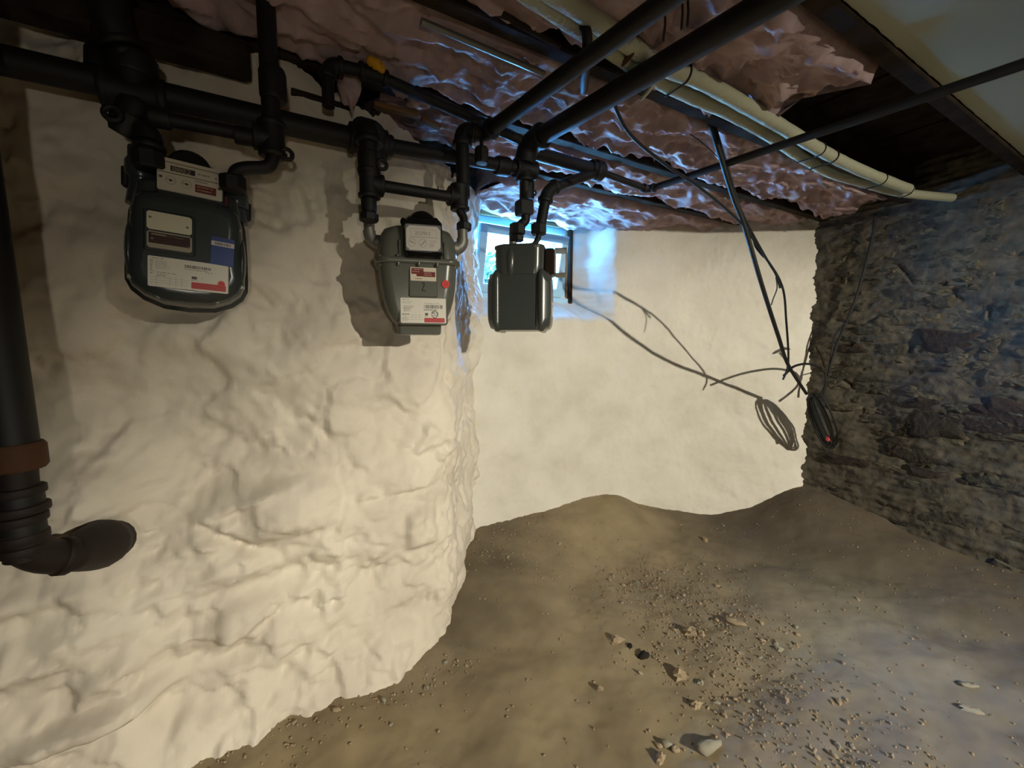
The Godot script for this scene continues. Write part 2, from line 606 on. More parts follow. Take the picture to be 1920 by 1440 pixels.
func materials() -> void:
	var w := func(a, b, c): return [[0.0, Color(a)], [0.5, Color(b)], [1.0, Color(c)]]
	mat("plaster", Color(0.93, 0.92, 0.90), 0.92, 0.0, tex(21, 0.006, 5, w.call("cdc3b8", "e4dccf", "efe9dc")), 0.8, tex(22, 0.02, 6, []), 0.5)  # pinkish grey blotches carry the mixed light on the wall in the colour
	mat("plaster_back", Color(0.93, 0.92, 0.90), 0.92, 0.0, tex(23, 0.005, 5, w.call("d9d4c8", "e6e2d8", "eeeae2")), 0.9, tex(24, 0.025, 6, []), 0.45)
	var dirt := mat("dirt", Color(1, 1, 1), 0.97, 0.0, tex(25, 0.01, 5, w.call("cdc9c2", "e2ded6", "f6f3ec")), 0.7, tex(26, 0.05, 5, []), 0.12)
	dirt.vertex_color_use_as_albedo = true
	mat("mortar", Color(1, 1, 1), 0.95, 0.0, tex(27, 0.015, 5, w.call("312d26", "4b453a", "645d4e")), 1.4, tex(28, 0.03, 5, []), 0.5)
	mat("stone_brown", Color(1, 1, 1), 0.9, 0.0, tex(29, 0.02, 4, w.call("1f1a14", "2b251d", "383127")), 2.0, tex(30, 0.03, 5, []), 0.5)
	mat("stone_grey", Color(1, 1, 1), 0.9, 0.0, tex(31, 0.02, 4, w.call("2a2821", "3b382e", "4f4a3c")), 2.0, M.stone_brown.heightmap_texture, 0.5)
	mat("stone_rust", Color(1, 1, 1), 0.9, 0.0, tex(32, 0.02, 4, w.call("1e1712", "2a2019", "352920")), 2.0, M.stone_brown.heightmap_texture, 0.5)
	mat("stone_pale", Color(1, 1, 1), 0.92, 0.0, tex(40, 0.02, 4, w.call("38342a", "514b3d", "6a6351")), 2.0, M.stone_brown.heightmap_texture, 0.5)
	mat("batt", Color(1, 1, 1), 1.0, 0.0, tex(33, 0.012, 5, w.call("8e7a7b", "aa9293", "c4b0b0")), 1.5, tex(34, 0.04, 5, []), 0.22)
	M.batt.subsurf_scatter_enabled = true
	M.batt.subsurf_scatter_strength = 0.15
	mat("old_wood", Color(1, 1, 1), 0.85, 0.0, tex(35, 0.01, 4, w.call("1e1813", "2d251e", "3d342a")), 1.3, tex(36, 0.02, 4, []), 0.15)
	M.old_wood.metallic_specular = 0.2
	mat("pale_wood", Color(0.66, 0.56, 0.42), 0.8, 0.0, M.old_wood.albedo_texture, 1.0)
	M.pale_wood.albedo_texture = tex(37, 0.01, 3, w.call("8a7558", "b59a72", "c9b18a"), 256)
	mat("drywall", Color(0.60, 0.60, 0.53), 0.9, 0.0, tex(38, 0.004, 3, w.call("dcdcd4", "f0f0ea", "ffffff"), 256), 0.5)
	mat("black_iron", Color(0.05, 0.046, 0.045), 0.62, 0.1)
	mat("rust_iron", Color(0.11, 0.065, 0.05), 0.7, 0.2)
	mat("rust_collar", Color(0.27, 0.155, 0.06), 0.8, 0.1)
	mat("galvanised", Color(0.50, 0.49, 0.46), 0.5, 0.55)
	mat("meter_blue_grey", Color(0.20, 0.225, 0.23), 0.24, 0.0)
	mat("meter_green_grey", Color(0.345, 0.35, 0.315), 0.28, 0.0)
	mat("meter_dark_grey", Color(0.23, 0.245, 0.235), 0.26, 0.0)
	mat("bolt_steel", Color(0.42, 0.42, 0.40), 0.35, 0.7)
	mat("index_black", Color(0.05, 0.045, 0.045), 0.15, 0.0)
	mat("housing_brown", Color(0.13, 0.09, 0.075), 0.3, 0.0)
	mat("rubber", Color(0.035, 0.033, 0.032), 0.7, 0.0)
	mat("brown_cable", Color(0.12, 0.075, 0.05), 0.6, 0.0)
	mat("foam_white", Color(0.64, 0.64, 0.55), 0.7, 0.0, null, 6.0, tex(39, 0.03, 4, [], 256), 0.3)
	mat("paint_daylit", Color(0.68, 0.85, 0.95), 0.45, 0.0)  # white paint tinted blue, the daylight put into its colour
	mat("tag_red", Color(0.85, 0.32, 0.30), 0.5, 0.0)
	mat("gasket_red", Color(0.22, 0.05, 0.06), 0.6, 0.0)
	mat("tag_yellow", Color(0.80, 0.58, 0.05), 0.7, 0.0)
	mat("blue_vinyl", Color(0.03, 0.25, 0.60), 0.35, 0.0)
	mat("marker_ink", Color(0.06, 0.055, 0.05), 0.6, 0.0)
	mat("leaf", Color(0.10, 0.17, 0.08), 0.6, 0.0)
	M.leaf.backlight_enabled = true
	M.leaf.backlight = Color(0.08, 0.14, 0.05)
	mat("grass", Color(0.66, 0.69, 0.70), 0.95, 0.0)
	var g := mat("glass", Color(0.9, 0.95, 1.0, 0.06), 0.02)
	g.transparency = BaseMaterial3D.TRANSPARENCY_ALPHA
	g.metallic_specular = 0.25
	var lens := mat("clear_cover", Color(0.95, 0.97, 1.0, 0.10), 0.04)
	lens.transparency = BaseMaterial3D.TRANSPARENCY_ALPHA
	var gl := mat("glow", Color(1, 0.9, 0.7))
	gl.emission_enabled = true
	gl.emission = Color(1.0, 0.86, 0.6)
	gl.emission_energy_multiplier = 3.0


func top_of_meter_wall(p: Vector3) -> float:
	# the plaster stops at the timber on the left and crumbles down towards the corner
	var y := 2.10 - 0.13 * smoothstep(-0.1, 0.3, p.x) - 0.10 * smoothstep(0.32, 0.62, p.x)
	y += 0.018 * n_fine.get_noise_2d(p.x * 1.5, p.z * 1.5) + 0.02 * n_mid.get_noise_2d(p.x * 2, p.z)
	if p.z < FACE - .1: y = lerpf(y, 2.05, smoothstep(FACE - .1, FACE - .5, p.z))
	return y


func shell() -> void:
	# the whitewashed wall behind the meters, its corner and its return to the window
	var wl := room("wall_left")
	var line := plan([Vector3(-2.4, 0, FACE), Vector3(.60, 0, FACE), Vector3(1.035, 0, -2.28), Vector3(1.20, 0, -2.62)], .055, .0095)
	struct(part("plaster_face", wall_sheet(line, -.2, 2.1, .0095, meter_wall_relief, top_of_meter_wall), M.plaster, wl))
	core(wl, Vector3(-2.4, -.3, -1.62), Vector3(.52, 1.9, -1.9), M.mortar)
	core(wl, Vector3(-2.4, -.3, -1.62), Vector3(.0, 2.3, -2.9), M.mortar)
	core(wl, Vector3(.0, -.3, -1.9), Vector3(.72, 2.3, -2.9), M.mortar)
	# the wall with the window: one sheet that sinks in round the opening
	var wb := room("wall_back")
	var back := plan([Vector3(.92, 0, -2.18), Vector3(2.03, 0, -2.18), Vector3(2.64, 0, -1.96), Vector3(3.62, 0, -1.22)], .12, .0105)
	var recess := func(p: Vector3) -> float:
		var r := smoothstep(2.07, 1.86, p.x + .02 * n_mid.get_noise_2d(p.y, 3.0))
		var v := smoothstep(1.36, 1.535, p.y + .012 * n_mid.get_noise_2d(p.x * 1.5, 8.0))
		return .27 * minf(r, v)
	var rough_back := func(p: Vector3) -> float:
		var d := 0.02 * n_low.get_noise_3dv(p) + 0.011 * n_mid.get_noise_3dv(p) + 0.0025 * n_fine.get_noise_3dv(p)
		d += (0.5 + 0.8 * smoothstep(1.3, 1.7, p.y) * smoothstep(1.9, 2.2, p.x)) * (0.004 * n_fine.get_noise_3dv(p * 1.4) + 0.0015 * n_grit.get_noise_3dv(p))
		d += .012 * smoothstep(-.95, -.6, n_cell.get_noise_3dv(p * .8)) * smoothstep(1.0, .4, p.y)
		d += .05 * smoothstep(.45, -.05, p.y)
		return d * (1.0 if p.x > 1.98 or p.y < 1.5 else .25)
	var xs := []
	for p in back: xs.append(p.x)
	var ny := int(2.3 / .0105)
	var gap := func(r: int, c: int) -> bool:
		var y := -.2 + 2.3 * r / ny
		return y > 1.545 and xs[c] < 1.845
	struct(part("plaster_face", wall_sheet(back, -.2, 2.1, .0105, rough_back, func(_p): return 2.1, gap, recess), M.plaster_back, wb))
	core(wb, Vector3(.72, -.3, -2.48), Vector3(2.1, 1.5, -2.9), M.mortar)
	core(wb, Vector3(.72, 2.10, -2.48), Vector3(2.1, 2.3, -2.9), M.mortar)
	core(wb, Vector3(.72, 1.5, -2.5), Vector3(1.06, 2.3, -2.9), M.mortar)
	core(wb, Vector3(1.97, -.3, -2.48), Vector3(3.9, 2.3, -2.9), M.mortar)
	core(wb, Vector3(2.6, -.3, -2.1), Vector3(3.9, 2.3, -2.6), M.mortar)
	core(wb, Vector3(3.56, -.3, -1.5), Vector3(3.9, 2.3, -2.2), M.mortar)
	# dirt floor
	var zs := []
	var z := -2.7
	while z < 4.5:
		zs.append(z)
		z += 0.014 if z < 0.7 else 0.09
	var rows := []
	var cols := []
	for zz in zs:
		var row := PackedVector3Array()
		var col := PackedColorArray()
		for k in 441:
			var x := -2.5 + 6.3 * k / 440.0
			row.append(Vector3(x, floor_y(x, zz), zz))
			col.append(dirt_and_light_colour(x, zz))
		rows.append(row)
		cols.append(col)
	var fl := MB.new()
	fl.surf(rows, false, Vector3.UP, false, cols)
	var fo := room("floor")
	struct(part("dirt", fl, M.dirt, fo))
	core(fo, Vector3(-2.6, -.3, -3.0), Vector3(3.9, -.6, 4.6), M.mortar)
	# the sides of the room behind the camera
	for s in [["wall_front", Vector3(-2.6, -.3, 4.4), Vector3(3.9, 2.5, 4.65)], ["wall_side", Vector3(-2.65, -.3, -2.9), Vector3(-2.4, 2.5, 4.6)]]:
		var m := MB.new()
		m.box((s[1] + s[2]) / 2, (s[2] - s[1]).abs(), .01)
		struct(part(s[0], m, M.mortar))


func dirt_and_light_colour(x: float, z: float) -> Color:
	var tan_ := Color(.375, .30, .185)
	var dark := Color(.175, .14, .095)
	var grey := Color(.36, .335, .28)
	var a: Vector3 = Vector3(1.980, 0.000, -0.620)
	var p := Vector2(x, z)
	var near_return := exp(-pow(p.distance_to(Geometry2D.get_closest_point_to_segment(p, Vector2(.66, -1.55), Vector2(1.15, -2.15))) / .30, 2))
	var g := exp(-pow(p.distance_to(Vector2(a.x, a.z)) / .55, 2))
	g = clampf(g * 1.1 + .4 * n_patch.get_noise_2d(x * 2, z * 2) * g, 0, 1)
	var c := tan_.lerp(dark, clampf(near_return * .9 + .4 * smoothstep(-1.1, -.6, z) * smoothstep(1.2, .5, x) + 1.5 * smoothstep(1.4, 2.7, x + .5 * z + .6) + .25 * n_mid.get_noise_2d(x * .5, z * .5), 0, 1.25))  # weak lamp light towards the stone wall painted in; also darker near the camera
	c = c.lerp(grey, g * .8)  # grey pool of window daylight painted into the floor
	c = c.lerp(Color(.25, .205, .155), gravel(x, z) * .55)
	return c


func window() -> void:
	var w := room("window_1")
	var zf := -2.44
	var bx := func(called: String, a: Vector3, b: Vector3, m: Material, bev := .004) -> Node3D:
		var q := MB.new()
		q.box((a + b) / 2, (b - a).abs(), bev)
		return struct(part(called, q, m, w))
	# timber lining: header, posts; then the painted frame
	bx.call("timber_header", Vector3(1.02, 2.055, zf - .10), Vector3(1.93, 2.10, zf + .02), M.old_wood)
	bx.call("timber_lining", Vector3(1.08, 2.028, zf - .09), Vector3(1.89, 2.055, zf + .005), M.pale_wood)
	bx.call("timber_post", Vector3(1.855, 1.50, zf - .08), Vector3(1.888, 2.055, zf + .012), M.old_wood)
	bx.call("timber_lining", Vector3(1.838, 1.52, zf - .08), Vector3(1.857, 2.03, zf - .004), M.pale_wood)
	bx.call("frame_head", Vector3(1.08, 1.985, zf - .075), Vector3(1.838, 2.028, zf - .01), M.paint_daylit)
	bx.call("frame_jamb", Vector3(1.08, 1.53, zf - .075), Vector3(1.125, 1.985, zf - .01), M.paint_daylit)
	bx.call("frame_jamb", Vector3(1.798, 1.53, zf - .075), Vector3(1.838, 1.985, zf - .01), M.paint_daylit)
	bx.call("frame_sill", Vector3(1.06, 1.495, zf - .09), Vector3(1.89, 1.545, zf + .0), M.paint_daylit)
	# the hopper sash, hinged at its foot and leaning into the room
	var sash := Node3D.new()
	sash.name = "sash"
	w.add_child(sash)
	struct(sash)
	sash.position = Vector3(1.462, 1.55, zf - .02)
	sash.rotation_degrees = Vector3(13, 0, 0)
	var hw := .335
	var hh := .415
	for r in [["sash_rail", Vector3(0, .028, 0), Vector3(hw * 2, .056, .04)], ["sash_rail", Vector3(0, hh - .026, 0), Vector3(hw * 2, .052, .04)], ["sash_stile", Vector3(-hw + .026, hh / 2, 0), Vector3(.052, hh - .1, .04)], ["sash_stile", Vector3(hw - .026, hh / 2, 0), Vector3(.052, hh - .1, .04)]]:
		var q := MB.new()
		q.box(r[1], r[2], .005)
		part(r[0], q, M.paint_daylit, sash)
	var gm := MB.new()
	gm.box(Vector3(0, hh / 2, 0), Vector3(hw * 2 - .09, hh - .09, .004))
	part("glass_pane", gm, M.glass, sash)
	for s in [-1, 1]:
		var top := Vector3(1.462 + s * (hw + .012), 1.55 + .25, zf + .035)
		part("stay_arm", tubem([top, Vector3(top.x, 1.80, zf - .03), Vector3(top.x, 1.62, zf - .04)], .005, 8), M.galvanised, w)


var cracks := [[Vector3(3.230, 1.689, -1.062), Vector3(3.230, 1.569, -0.978), Vector3(3.230, 1.547, -0.853), Vector3(3.230, 1.511, -0.867), Vector3(3.230, 1.452, -0.780), Vector3(3.230, 1.408, -0.695), Vector3(3.230, 1.368, -0.706)], [Vector3(3.230, 1.415, -0.677), Vector3(3.230, 1.343, -0.664), Vector3(3.230, 1.357, -0.544)], [Vector3(3.230, 1.376, -1.356), Vector3(3.230, 1.328, -1.222), Vector3(3.230, 1.380, -1.144)], [Vector3(3.230, 1.068, -1.125), Vector3(3.230, 1.044, -0.973), Vector3(3.230, 1.066, -0.838)], [Vector3(3.230, 1.023, -1.350), Vector3(3.230, 0.933, -1.226), Vector3(3.230, 0.922, -1.090)]]

# the mortar bed of the end wall: uneven, with level strata of thin slabs showing through
func bed(y: float, z: float) -> float:
	var d := .03 * n_low.get_noise_3d(END, y, z) + .016 * n_mid.get_noise_3d(END, y * 1.5, z * .8)
	d += .014 * n_fine.get_noise_3d(END, y * 1.3, z * .18) + .006 * n_fine.get_noise_3d(END + 3, y * 1.2, z * .9) + .003 * n_grit.get_noise_3d(END, y, z * .6)
	# open cracks and deep joints
	var p := Vector2(z, y)
	for c in cracks:
		for k in c.size() - 1:
			var a: Vector3 = c[k]
			var b: Vector3 = c[k + 1]
			var q := Geometry2D.get_closest_point_to_segment(p, Vector2(a.z, a.y), Vector2(b.z, b.y))
			d -= .022 * exp(-pow(p.distance_to(q) / .007, 2)) / (1.0 + .3 * k)
	return d + .05 * smoothstep(.5, .0, y)


func stone_wall() -> void:
	var w := room("wall_right")
	var rows := []
	var zs := []
	var z := -1.75
	while z < 4.5:
		zs.append(z)
		z += .010 if z < .1 else (.02 if z < .9 else .12)
	for j in 251:
		var y := -.25 + 2.5 * j / 250.0
		var row := PackedVector3Array()
		for zz in zs:
			var p := Vector3(END, y, zz)
			var d := bed(y, zz)
			row.append(p + Vector3.LEFT * d)
		rows.append(row)
	var m := MB.new()
	m.surf(rows, false, Vector3.LEFT)
	struct(part("mortar_bed", m, M.mortar, w))
	core(w, Vector3(END + .1, -.3, -1.9), Vector3(3.95, 2.5, 4.6), M.mortar)
	# stones: a dozen shared shapes, set in uneven courses with mortar left between them
	var shapes := []
	for k in 12:
		var q := MB.new()
		var r := RandomNumberGenerator.new()
		r.seed = 300 + k
		var flat := PackedVector2Array()
		var lump := r.randf_range(.2, 1.0)
		for j in 16:
			var a := TAU * j / 16
			var c := Vector2(cos(a), sin(a))
			c /= lerpf(1.0, maxf(absf(c.x), absf(c.y)), lump)
			flat.append(c * r.randf_range(.36, .54) + Vector2(.08 * sin(a * 2 + k), .07 * cos(a * 3 + k)))
		var rings := []
		var face := []
		for j in 16: face.append(r.randf_range(-.16, .16))
		for e in [[0.0, 1.0], [.7, 1.0], [.9, .95], [1.0, .82], [1.04, .45]]:
			var ring := PackedVector3Array()
			for j in 16: ring.append(Vector3(-e[0] + face[j] * e[0] * (1.3 - e[1] * .6), flat[j].y * e[1], flat[j].x * e[1]))
			rings.append(ring)
		q.loft(rings, true)
		shapes.append(q.mesh())
	var tones := [M.stone_brown, M.stone_grey, M.stone_pale, M.stone_pale, M.stone_grey, M.stone_rust]
	var y := .02
	while y < 2.0:
		var h := rng.randf_range(.035, .10) if y > .55 else rng.randf_range(.06, .15)
		if y > 1.5: h = rng.randf_range(.025, .06)
		z = -1.35 + rng.randf_range(-.05, .05)
		while z < .5:
			var l := h * rng.randf_range(1.3, 3.8)
			if rng.randf() < .80:
				var o := part("stone", shapes[rng.randi() % 12], tones[rng.randi() % 6] if y < .9 else tones[1 + rng.randi() % 4], w)
				var yy := y + h / 2 + rng.randf_range(-.012, .012)
				o.transform = Transform3D(Basis.from_euler(Vector3(rng.randf_range(-.06, .06), rng.randf_range(-.08, .08), rng.randf_range(-.08, .08))) * Basis.from_scale(Vector3(.05, h * 1.05, l * 1.02)), Vector3(END - bed(yy, z + l / 2) + .05 - rng.randf_range(-.004, .011), yy, z + l / 2))
			z += l + rng.randf_range(.004, .03)
		y += h + rng.randf_range(.0, .012)
	# the big dark boulders that show low in the wall
	for b in [[Vector3(3.250, 0.841, -0.608), .34, .17], [Vector3(3.250, 0.764, -0.823), .24, .15], [Vector3(3.250, 1.229, -0.811), .22, .13], [Vector3(3.250, 1.206, -0.680), .14, .08], [Vector3(3.250, 0.569, -1.010), .10, .07], [Vector3(3.250, 0.525, -0.852), .09, .06], [Vector3(3.250, 0.452, -1.264), .24, .055], [Vector3(3.250, 1.193, -1.250), .15, .06], [Vector3(3.250, 0.494, -0.631), .14, .09]]:
		var o := part("stone", shapes[rng.randi() % 12], [M.stone_rust, M.stone_brown, M.stone_grey][rng.randi() % 3], w)
		o.transform = Transform3D(Basis.from_scale(Vector3(.06, b[2] * 1.15, b[1] * 1.1)), Vector3(END - bed(b[0].y, b[0].z) + .06 - .008, b[0].y, b[0].z))


func batt(called: String, label: String, x0: float, x1: float, z0: float, z1: float, y: float, sag: float, s: int, ends = null, rough := .045) -> void:
	var ridge := noise(s, 3.4, 4, FastNoiseLite.TYPE_SIMPLEX_SMOOTH, FastNoiseLite.FRACTAL_RIDGED)
	ridge.domain_warp_enabled = true
	ridge.domain_warp_amplitude = 0.12
	ridge.domain_warp_frequency = 3.0
	var fold := noise(s + 2, 9.0, 3, FastNoiseLite.TYPE_SIMPLEX_SMOOTH, FastNoiseLite.FRACTAL_RIDGED)
	var soft := noise(s + 1, 2.2, 2)
	var rings := []
	var nx := int((x1 - x0) / .012)
	var nz := int((z1 - z0) / .0105)
	for i in nx + 1:
		var x := x0 + (x1 - x0) * i / nx
		var ring := PackedVector3Array()
		for k in nz + 1:
			var t := float(k) / nz
			var z := z0 + (z1 - z0) * t
			var edge := smoothstep(0.0, .07, t) * smoothstep(1.0, .93, t)
			var r := ridge.get_noise_2d(x * .75, z * 1.4)
			var yy := y - sag * edge * (.55 + .9 * soft.get_noise_2d(x, z)) - rough * edge * r - .3 * rough * edge * fold.get_noise_2d(x * .45 + z * .6, z * 1.3 - x * .25) + .055 * (1 - edge)
			yy += .0045 * n_fine.get_noise_3d(x, y, z * 1.2)
			var xx := x
			if ends != null: xx = ends.call(x, z)
			ring.append(Vector3(xx, yy, z))
		var xe := ring[0].x
		ring.append(Vector3(ring[nz].x, 2.24, z1))
		ring.append(Vector3(xe, 2.235, z0))
		rings.append(ring)
	var m := MB.new()
	m.loft(rings)
	tag(part(called, m, M.batt), label, "insulation", "")


func ceiling_things() -> void:
	var c := room("ceiling")
	# subfloor boards across the joists
	for k in 29:
		var m := MB.new()
		var x := -2.4 + k * .215
		m.box(Vector3(x + .105, 2.262 + .003 * (k % 3), -1.2), Vector3(.205, .03, 3.0), .003)
		struct(part("subfloor_board", m, M.old_wood, c))
	core(c, Vector3(-2.6, 2.285, -3.0), Vector3(3.9, 2.5, 4.65), M.old_wood)
	for z in [-.585, -1.05, -1.465, -1.80]:
		var m := MB.new()
		var x0 := -2.4
		if z < -1.6: x0 = .75
		m.box(Vector3((x0 + 3.6) / 2, JOIST + .10, z), Vector3(3.6 - x0, .20, .05), .004)
		struct(part("joist", m, M.old_wood, c))
	# plasterboard over the room where the camera stands, with a torn edge
	var d := MB.new()
	var n := 240
	var edge := PackedVector3Array()
	for k in n + 1:
		var x := -2.4 + 6.0 * k / n
		var z := -.555 + .003 * n_fine.get_noise_2d(x * 3, 1)
		edge.append(Vector3(x, 2.05, z))
	var far := PackedVector3Array()
	var lip := PackedVector3Array()
	var over := PackedVector3Array()
	for p in edge:
		far.append(Vector3(p.x, 2.05, 4.5))
		lip.append(p + Vector3(0, .013, 0))
		over.append(Vector3(p.x, 2.063, 4.5))
	d.surf([far, edge], false, Vector3.DOWN)
	d.surf([edge, lip], false, Vector3.FORWARD)
	d.surf([lip, over], false, Vector3.UP)
	struct(part("ceiling", d, M.drywall))
	# fibreglass
	batt("insulation_batt", "pink fibreglass batt above the left meter and black gas pipes, dim at its left", -1.9, 3.15, -1.437, -1.078, 2.075, .02, 41)
	batt("insulation_batt", "pink fibreglass batt bulging between joists above the middle and right meters", .35, 3.15, -1.772, -1.493, 2.075, .025, 51, null, .035)
	batt("insulation_batt", "pale lilac fibreglass batt sagging over the window, lit by daylight", 1.0, 2.75, -2.42, -1.828, 2.06, .05, 61, null, .028)
	batt("insulation_batt", "torn pink fibreglass batt hanging beside the plasterboard edge, with a ragged end", -.7, 1.66, -1.022, -.612, 2.07, .04, 71,
		func(x, z): return x + (.10 * sin((z + .7) * 9.0) - .22 * (z + .86) + .03 * n_fine.get_noise_2d(z * 2, 5)) * smoothstep(.9, 1.64, x))
	# timber along the top of the meter wall
	var beam := MB.new()
	var a: Vector3 = Vector3(-0.021, 1.980, -1.420)
	beam.box(Vector3((a.x - 2.38) / 2, a.y + .005, -1.43), Vector3(a.x + 2.38, .075, .085), .008)
	tag(part("timber_beam", beam, M.old_wood), "dark timber beam along the wall top above the left meter", "beam")
	var lath := [[Vector3(0.078, 1.958, -1.470), Vector3(0.254, 1.952, -1.470)], [Vector3(0.322, 1.998, -1.490), Vector3(0.471, 2.002, -1.490)], [Vector3(0.484, 1.996, -1.490), Vector3(0.555, 1.982, -1.490)]]
	var words := ["short dark wood lath under the insulation left of the whitewashed wall's broken top", "splintered wood lath lying along the broken top of the whitewashed wall", "short pale wood splinter at the right end of the splintered lath"]
	for k in 3:
		var m := MB.new()
		var p: Vector3 = lath[k][0]
		var q: Vector3 = lath[k][1]
		m.box((p + q) / 2, Vector3(p.distance_to(q), .014, .03), .002, Basis(Quaternion(Vector3.RIGHT, (q - p).normalized())))
		tag(part("wood_lath", m, M.pale_wood if k else M.old_wood), words[k], "lath", "")
	# strips of conduit under the second joist
	var strips := [[Vector3(0.365, 2.030, -1.109), Vector3(0.753, 2.030, -1.124), "pale metal conduit strip under the joist at the top of the picture, nearest the insulation"], [Vector3(0.479, 2.030, -0.983), Vector3(0.726, 2.030, -1.004), "dim metal conduit strip on the far side of the same joist"]]
	for k in 2:
		var p: Vector3 = strips[k][0]
		var q: Vector3 = strips[k][1]
		tag(part("conduit", tubem([p, q], .009, 10), M.galvanised if k == 0 else M.old_wood), strips[k][2], "conduit")
	# two white foam-sleeved lines strapped under the third joist, with black ties
	var la := smooth([Vector3(0.467, 2.005, -0.865), Vector3(0.707, 2.005, -0.899), Vector3(1.002, 2.005, -0.941), Vector3(1.191, 2.005, -0.948), Vector3(1.412, 2.005, -0.945), Vector3(1.671, 2.005, -0.961), Vector3(1.971, 2.005, -0.995), Vector3(2.297, 2.005, -1.015), Vector3(2.595, 2.005, -0.992), Vector3(2.895, 2.005, -0.954), Vector3(3.236, 2.005, -0.849)], 8)
	var lb := smooth([Vector3(0.496, 2.005, -0.834), Vector3(0.717, 2.005, -0.859), Vector3(1.002, 2.005, -0.892), Vector3(1.155, 2.005, -0.882), Vector3(1.399, 2.005, -0.890), Vector3(1.674, 2.005, -0.906), Vector3(1.975, 2.005, -0.926), Vector3(2.300, 2.005, -0.934), Vector3(2.616, 2.005, -0.927), Vector3(2.872, 2.005, -0.915)], 8)
	var ra := []
	var rb := []
	for k in la.size(): ra.append(.0215 + .0015 * n_fine.get_noise_1d(k * .9))
	for k in lb.size(): rb.append(.023 + .002 * n_fine.get_noise_1d(k * 1.1 + 50))
	tag(part("foam_pipe", tubem(la, ra, 16), M.foam_white), "white foam-sleeved pipe strapped under the joist, nearer the window", "pipe")
	tag(part("foam_pipe", tubem(lb, rb, 16), M.foam_white), "white foam-sleeved pipe strapped under the joist, nearer the plasterboard ceiling", "pipe")
	var where := [.25, .60, .645, .80, .91]
	var say := ["black cable tie round the white foam pipes, nearest the thick gas pipe", "black cable tie round the white foam pipes, just left of the thin crossing gas pipe", "black cable tie round the white foam pipes, touching the thin crossing gas pipe", "black cable tie round the foam pipes, halfway between crossing gas pipe and stone wall", "black cable tie round the white foam pipes, closest to the stone wall"]
	for k in 5:
		var p := la[int(where[k] * (la.size() - 1))]
		var q := lb[0]
		for v in lb:
			if v.distance_to(p) < q.distance_to(p): q = v
		var t := (la[mini(int(where[k] * (la.size() - 1)) + 1, la.size() - 1)] - p).normalized()
		var s := (q - p).normalized()
		var u := t.cross(s).normalized()
		var ring := PackedVector3Array()
		for j in 25:
			var ang := TAU * j / 24.0
			var base := (p if cos(ang) < 0 else q)
			ring.append(base + (s * cos(ang) + u * sin(ang)) * .0255)
		var m := MB.new()
		m.tube(ring, .0028, 6, false)
		tag(part("cable_tie", m, M.rubber), say[k], "cable tie")
	# scraps of fibreglass and a yellow tag on the pipe at the wall top
	var scraps := [[Vector3(0.233, 1.978, -1.400), Vector3(.03, .045, .02), "small grey tuft of fibreglass hanging by the pipe elbow above the middle meter"], [Vector3(0.396, 2.024, -1.420), Vector3(.028, .018, .02), "small pale scrap of fibreglass left of the larger scrap at the wall top"], [Vector3(0.450, 2.009, -1.420), Vector3(.04, .022, .025), "larger pale scrap of fibreglass on the laths at the wall top"]]
	for q in scraps:
		var m := MB.new()
		var rings := []
		for k in 9:
			var a2 := PI * (.03 + .94 * k / 8.0) - PI / 2
			var ring := PackedVector3Array()
			for j in 14:
				var b := TAU * j / 14
				var v := Vector3(cos(a2) * cos(b), sin(a2), cos(a2) * sin(b))
				ring.append(q[0] + v * q[1] * (1.0 + .7 * n_mid.get_noise_3dv(v * .25 + q[0] * 4)))
			rings.append(ring)
		m.loft(rings)
		tag(part("insulation_scrap", m, M.batt), q[2], "insulation", "")
	var strand := [Vector3(0.231, 1.955, -1.395), Vector3(0.236, 1.923, -1.395), Vector3(0.239, 1.898, -1.395)]
	tag(part("insulation_strand", tubem(smooth(strand, 4), [.009, .008, .007, .006, .006, .005, .004, .003, .002], 8), M.batt), "thin strand of fibreglass dangling from the tuft above the middle meter", "insulation")
	var ta := smooth([Vector3(0.269, 2.014, -1.300), Vector3(0.285, 2.005, -1.290), Vector3(0.302, 2.003, -1.300), Vector3(0.316, 2.014, -1.310)], 4)
	var tm := MB.new()
	tm.tube(ta, [.008, .012, .015, .012, .014, .017, .013, .010, .012, .015, .010, .006, .004], 9)
	tag(part("yellow_tag", tm, M.tag_yellow), "crumpled yellow tag wrapped on the dark pipe under the insulation", "tag")
	# thin wires and an old bent conduit between the two thick pipes
	var wires := [[Vector3(0.846, 2.000, -0.746), Vector3(0.810, 1.900, -0.718), "thin dark wire hanging left of two others between the thick pipes"], [Vector3(0.871, 2.020, -0.719), Vector3(0.850, 1.930, -0.701), "middle one of the three thin wires at the top between the thick pipes"], [Vector3(0.883, 2.020, -0.713), Vector3(0.855, 1.930, -0.689), "rightmost of the three thin wires at the top between the thick pipes"]]
	for q in wires:
		tag(part("thin_wire", tubem([q[0], (q[0] + q[1]) / 2 + Vector3(.003, 0, 0), q[1]], .003, 6), M.brown_cable), q[2], "wire")
	tag(part("bent_conduit", tubem(smooth([Vector3(0.563, 2.030, -0.886), Vector3(0.659, 2.020, -0.891), Vector3(0.703, 2.000, -0.879), Vector3(0.708, 1.960, -0.865), Vector3(0.735, 1.930, -0.903), Vector3(0.810, 1.940, -1.004)], 6), .013, 10), M.black_iron), "dark bent conduit dropping behind the thick crossing pipes near the top", "conduit")
	tag(part("pipe_hook", tubem(smooth([Vector3(0.872, 2.030, -0.888), Vector3(0.873, 2.000, -0.869), Vector3(0.873, 1.985, -0.884), Vector3(0.884, 1.990, -0.927)], 5), .007, 8), M.rust_collar), "rusty brown pipe hook between the two thick pipes near the top", "hook")
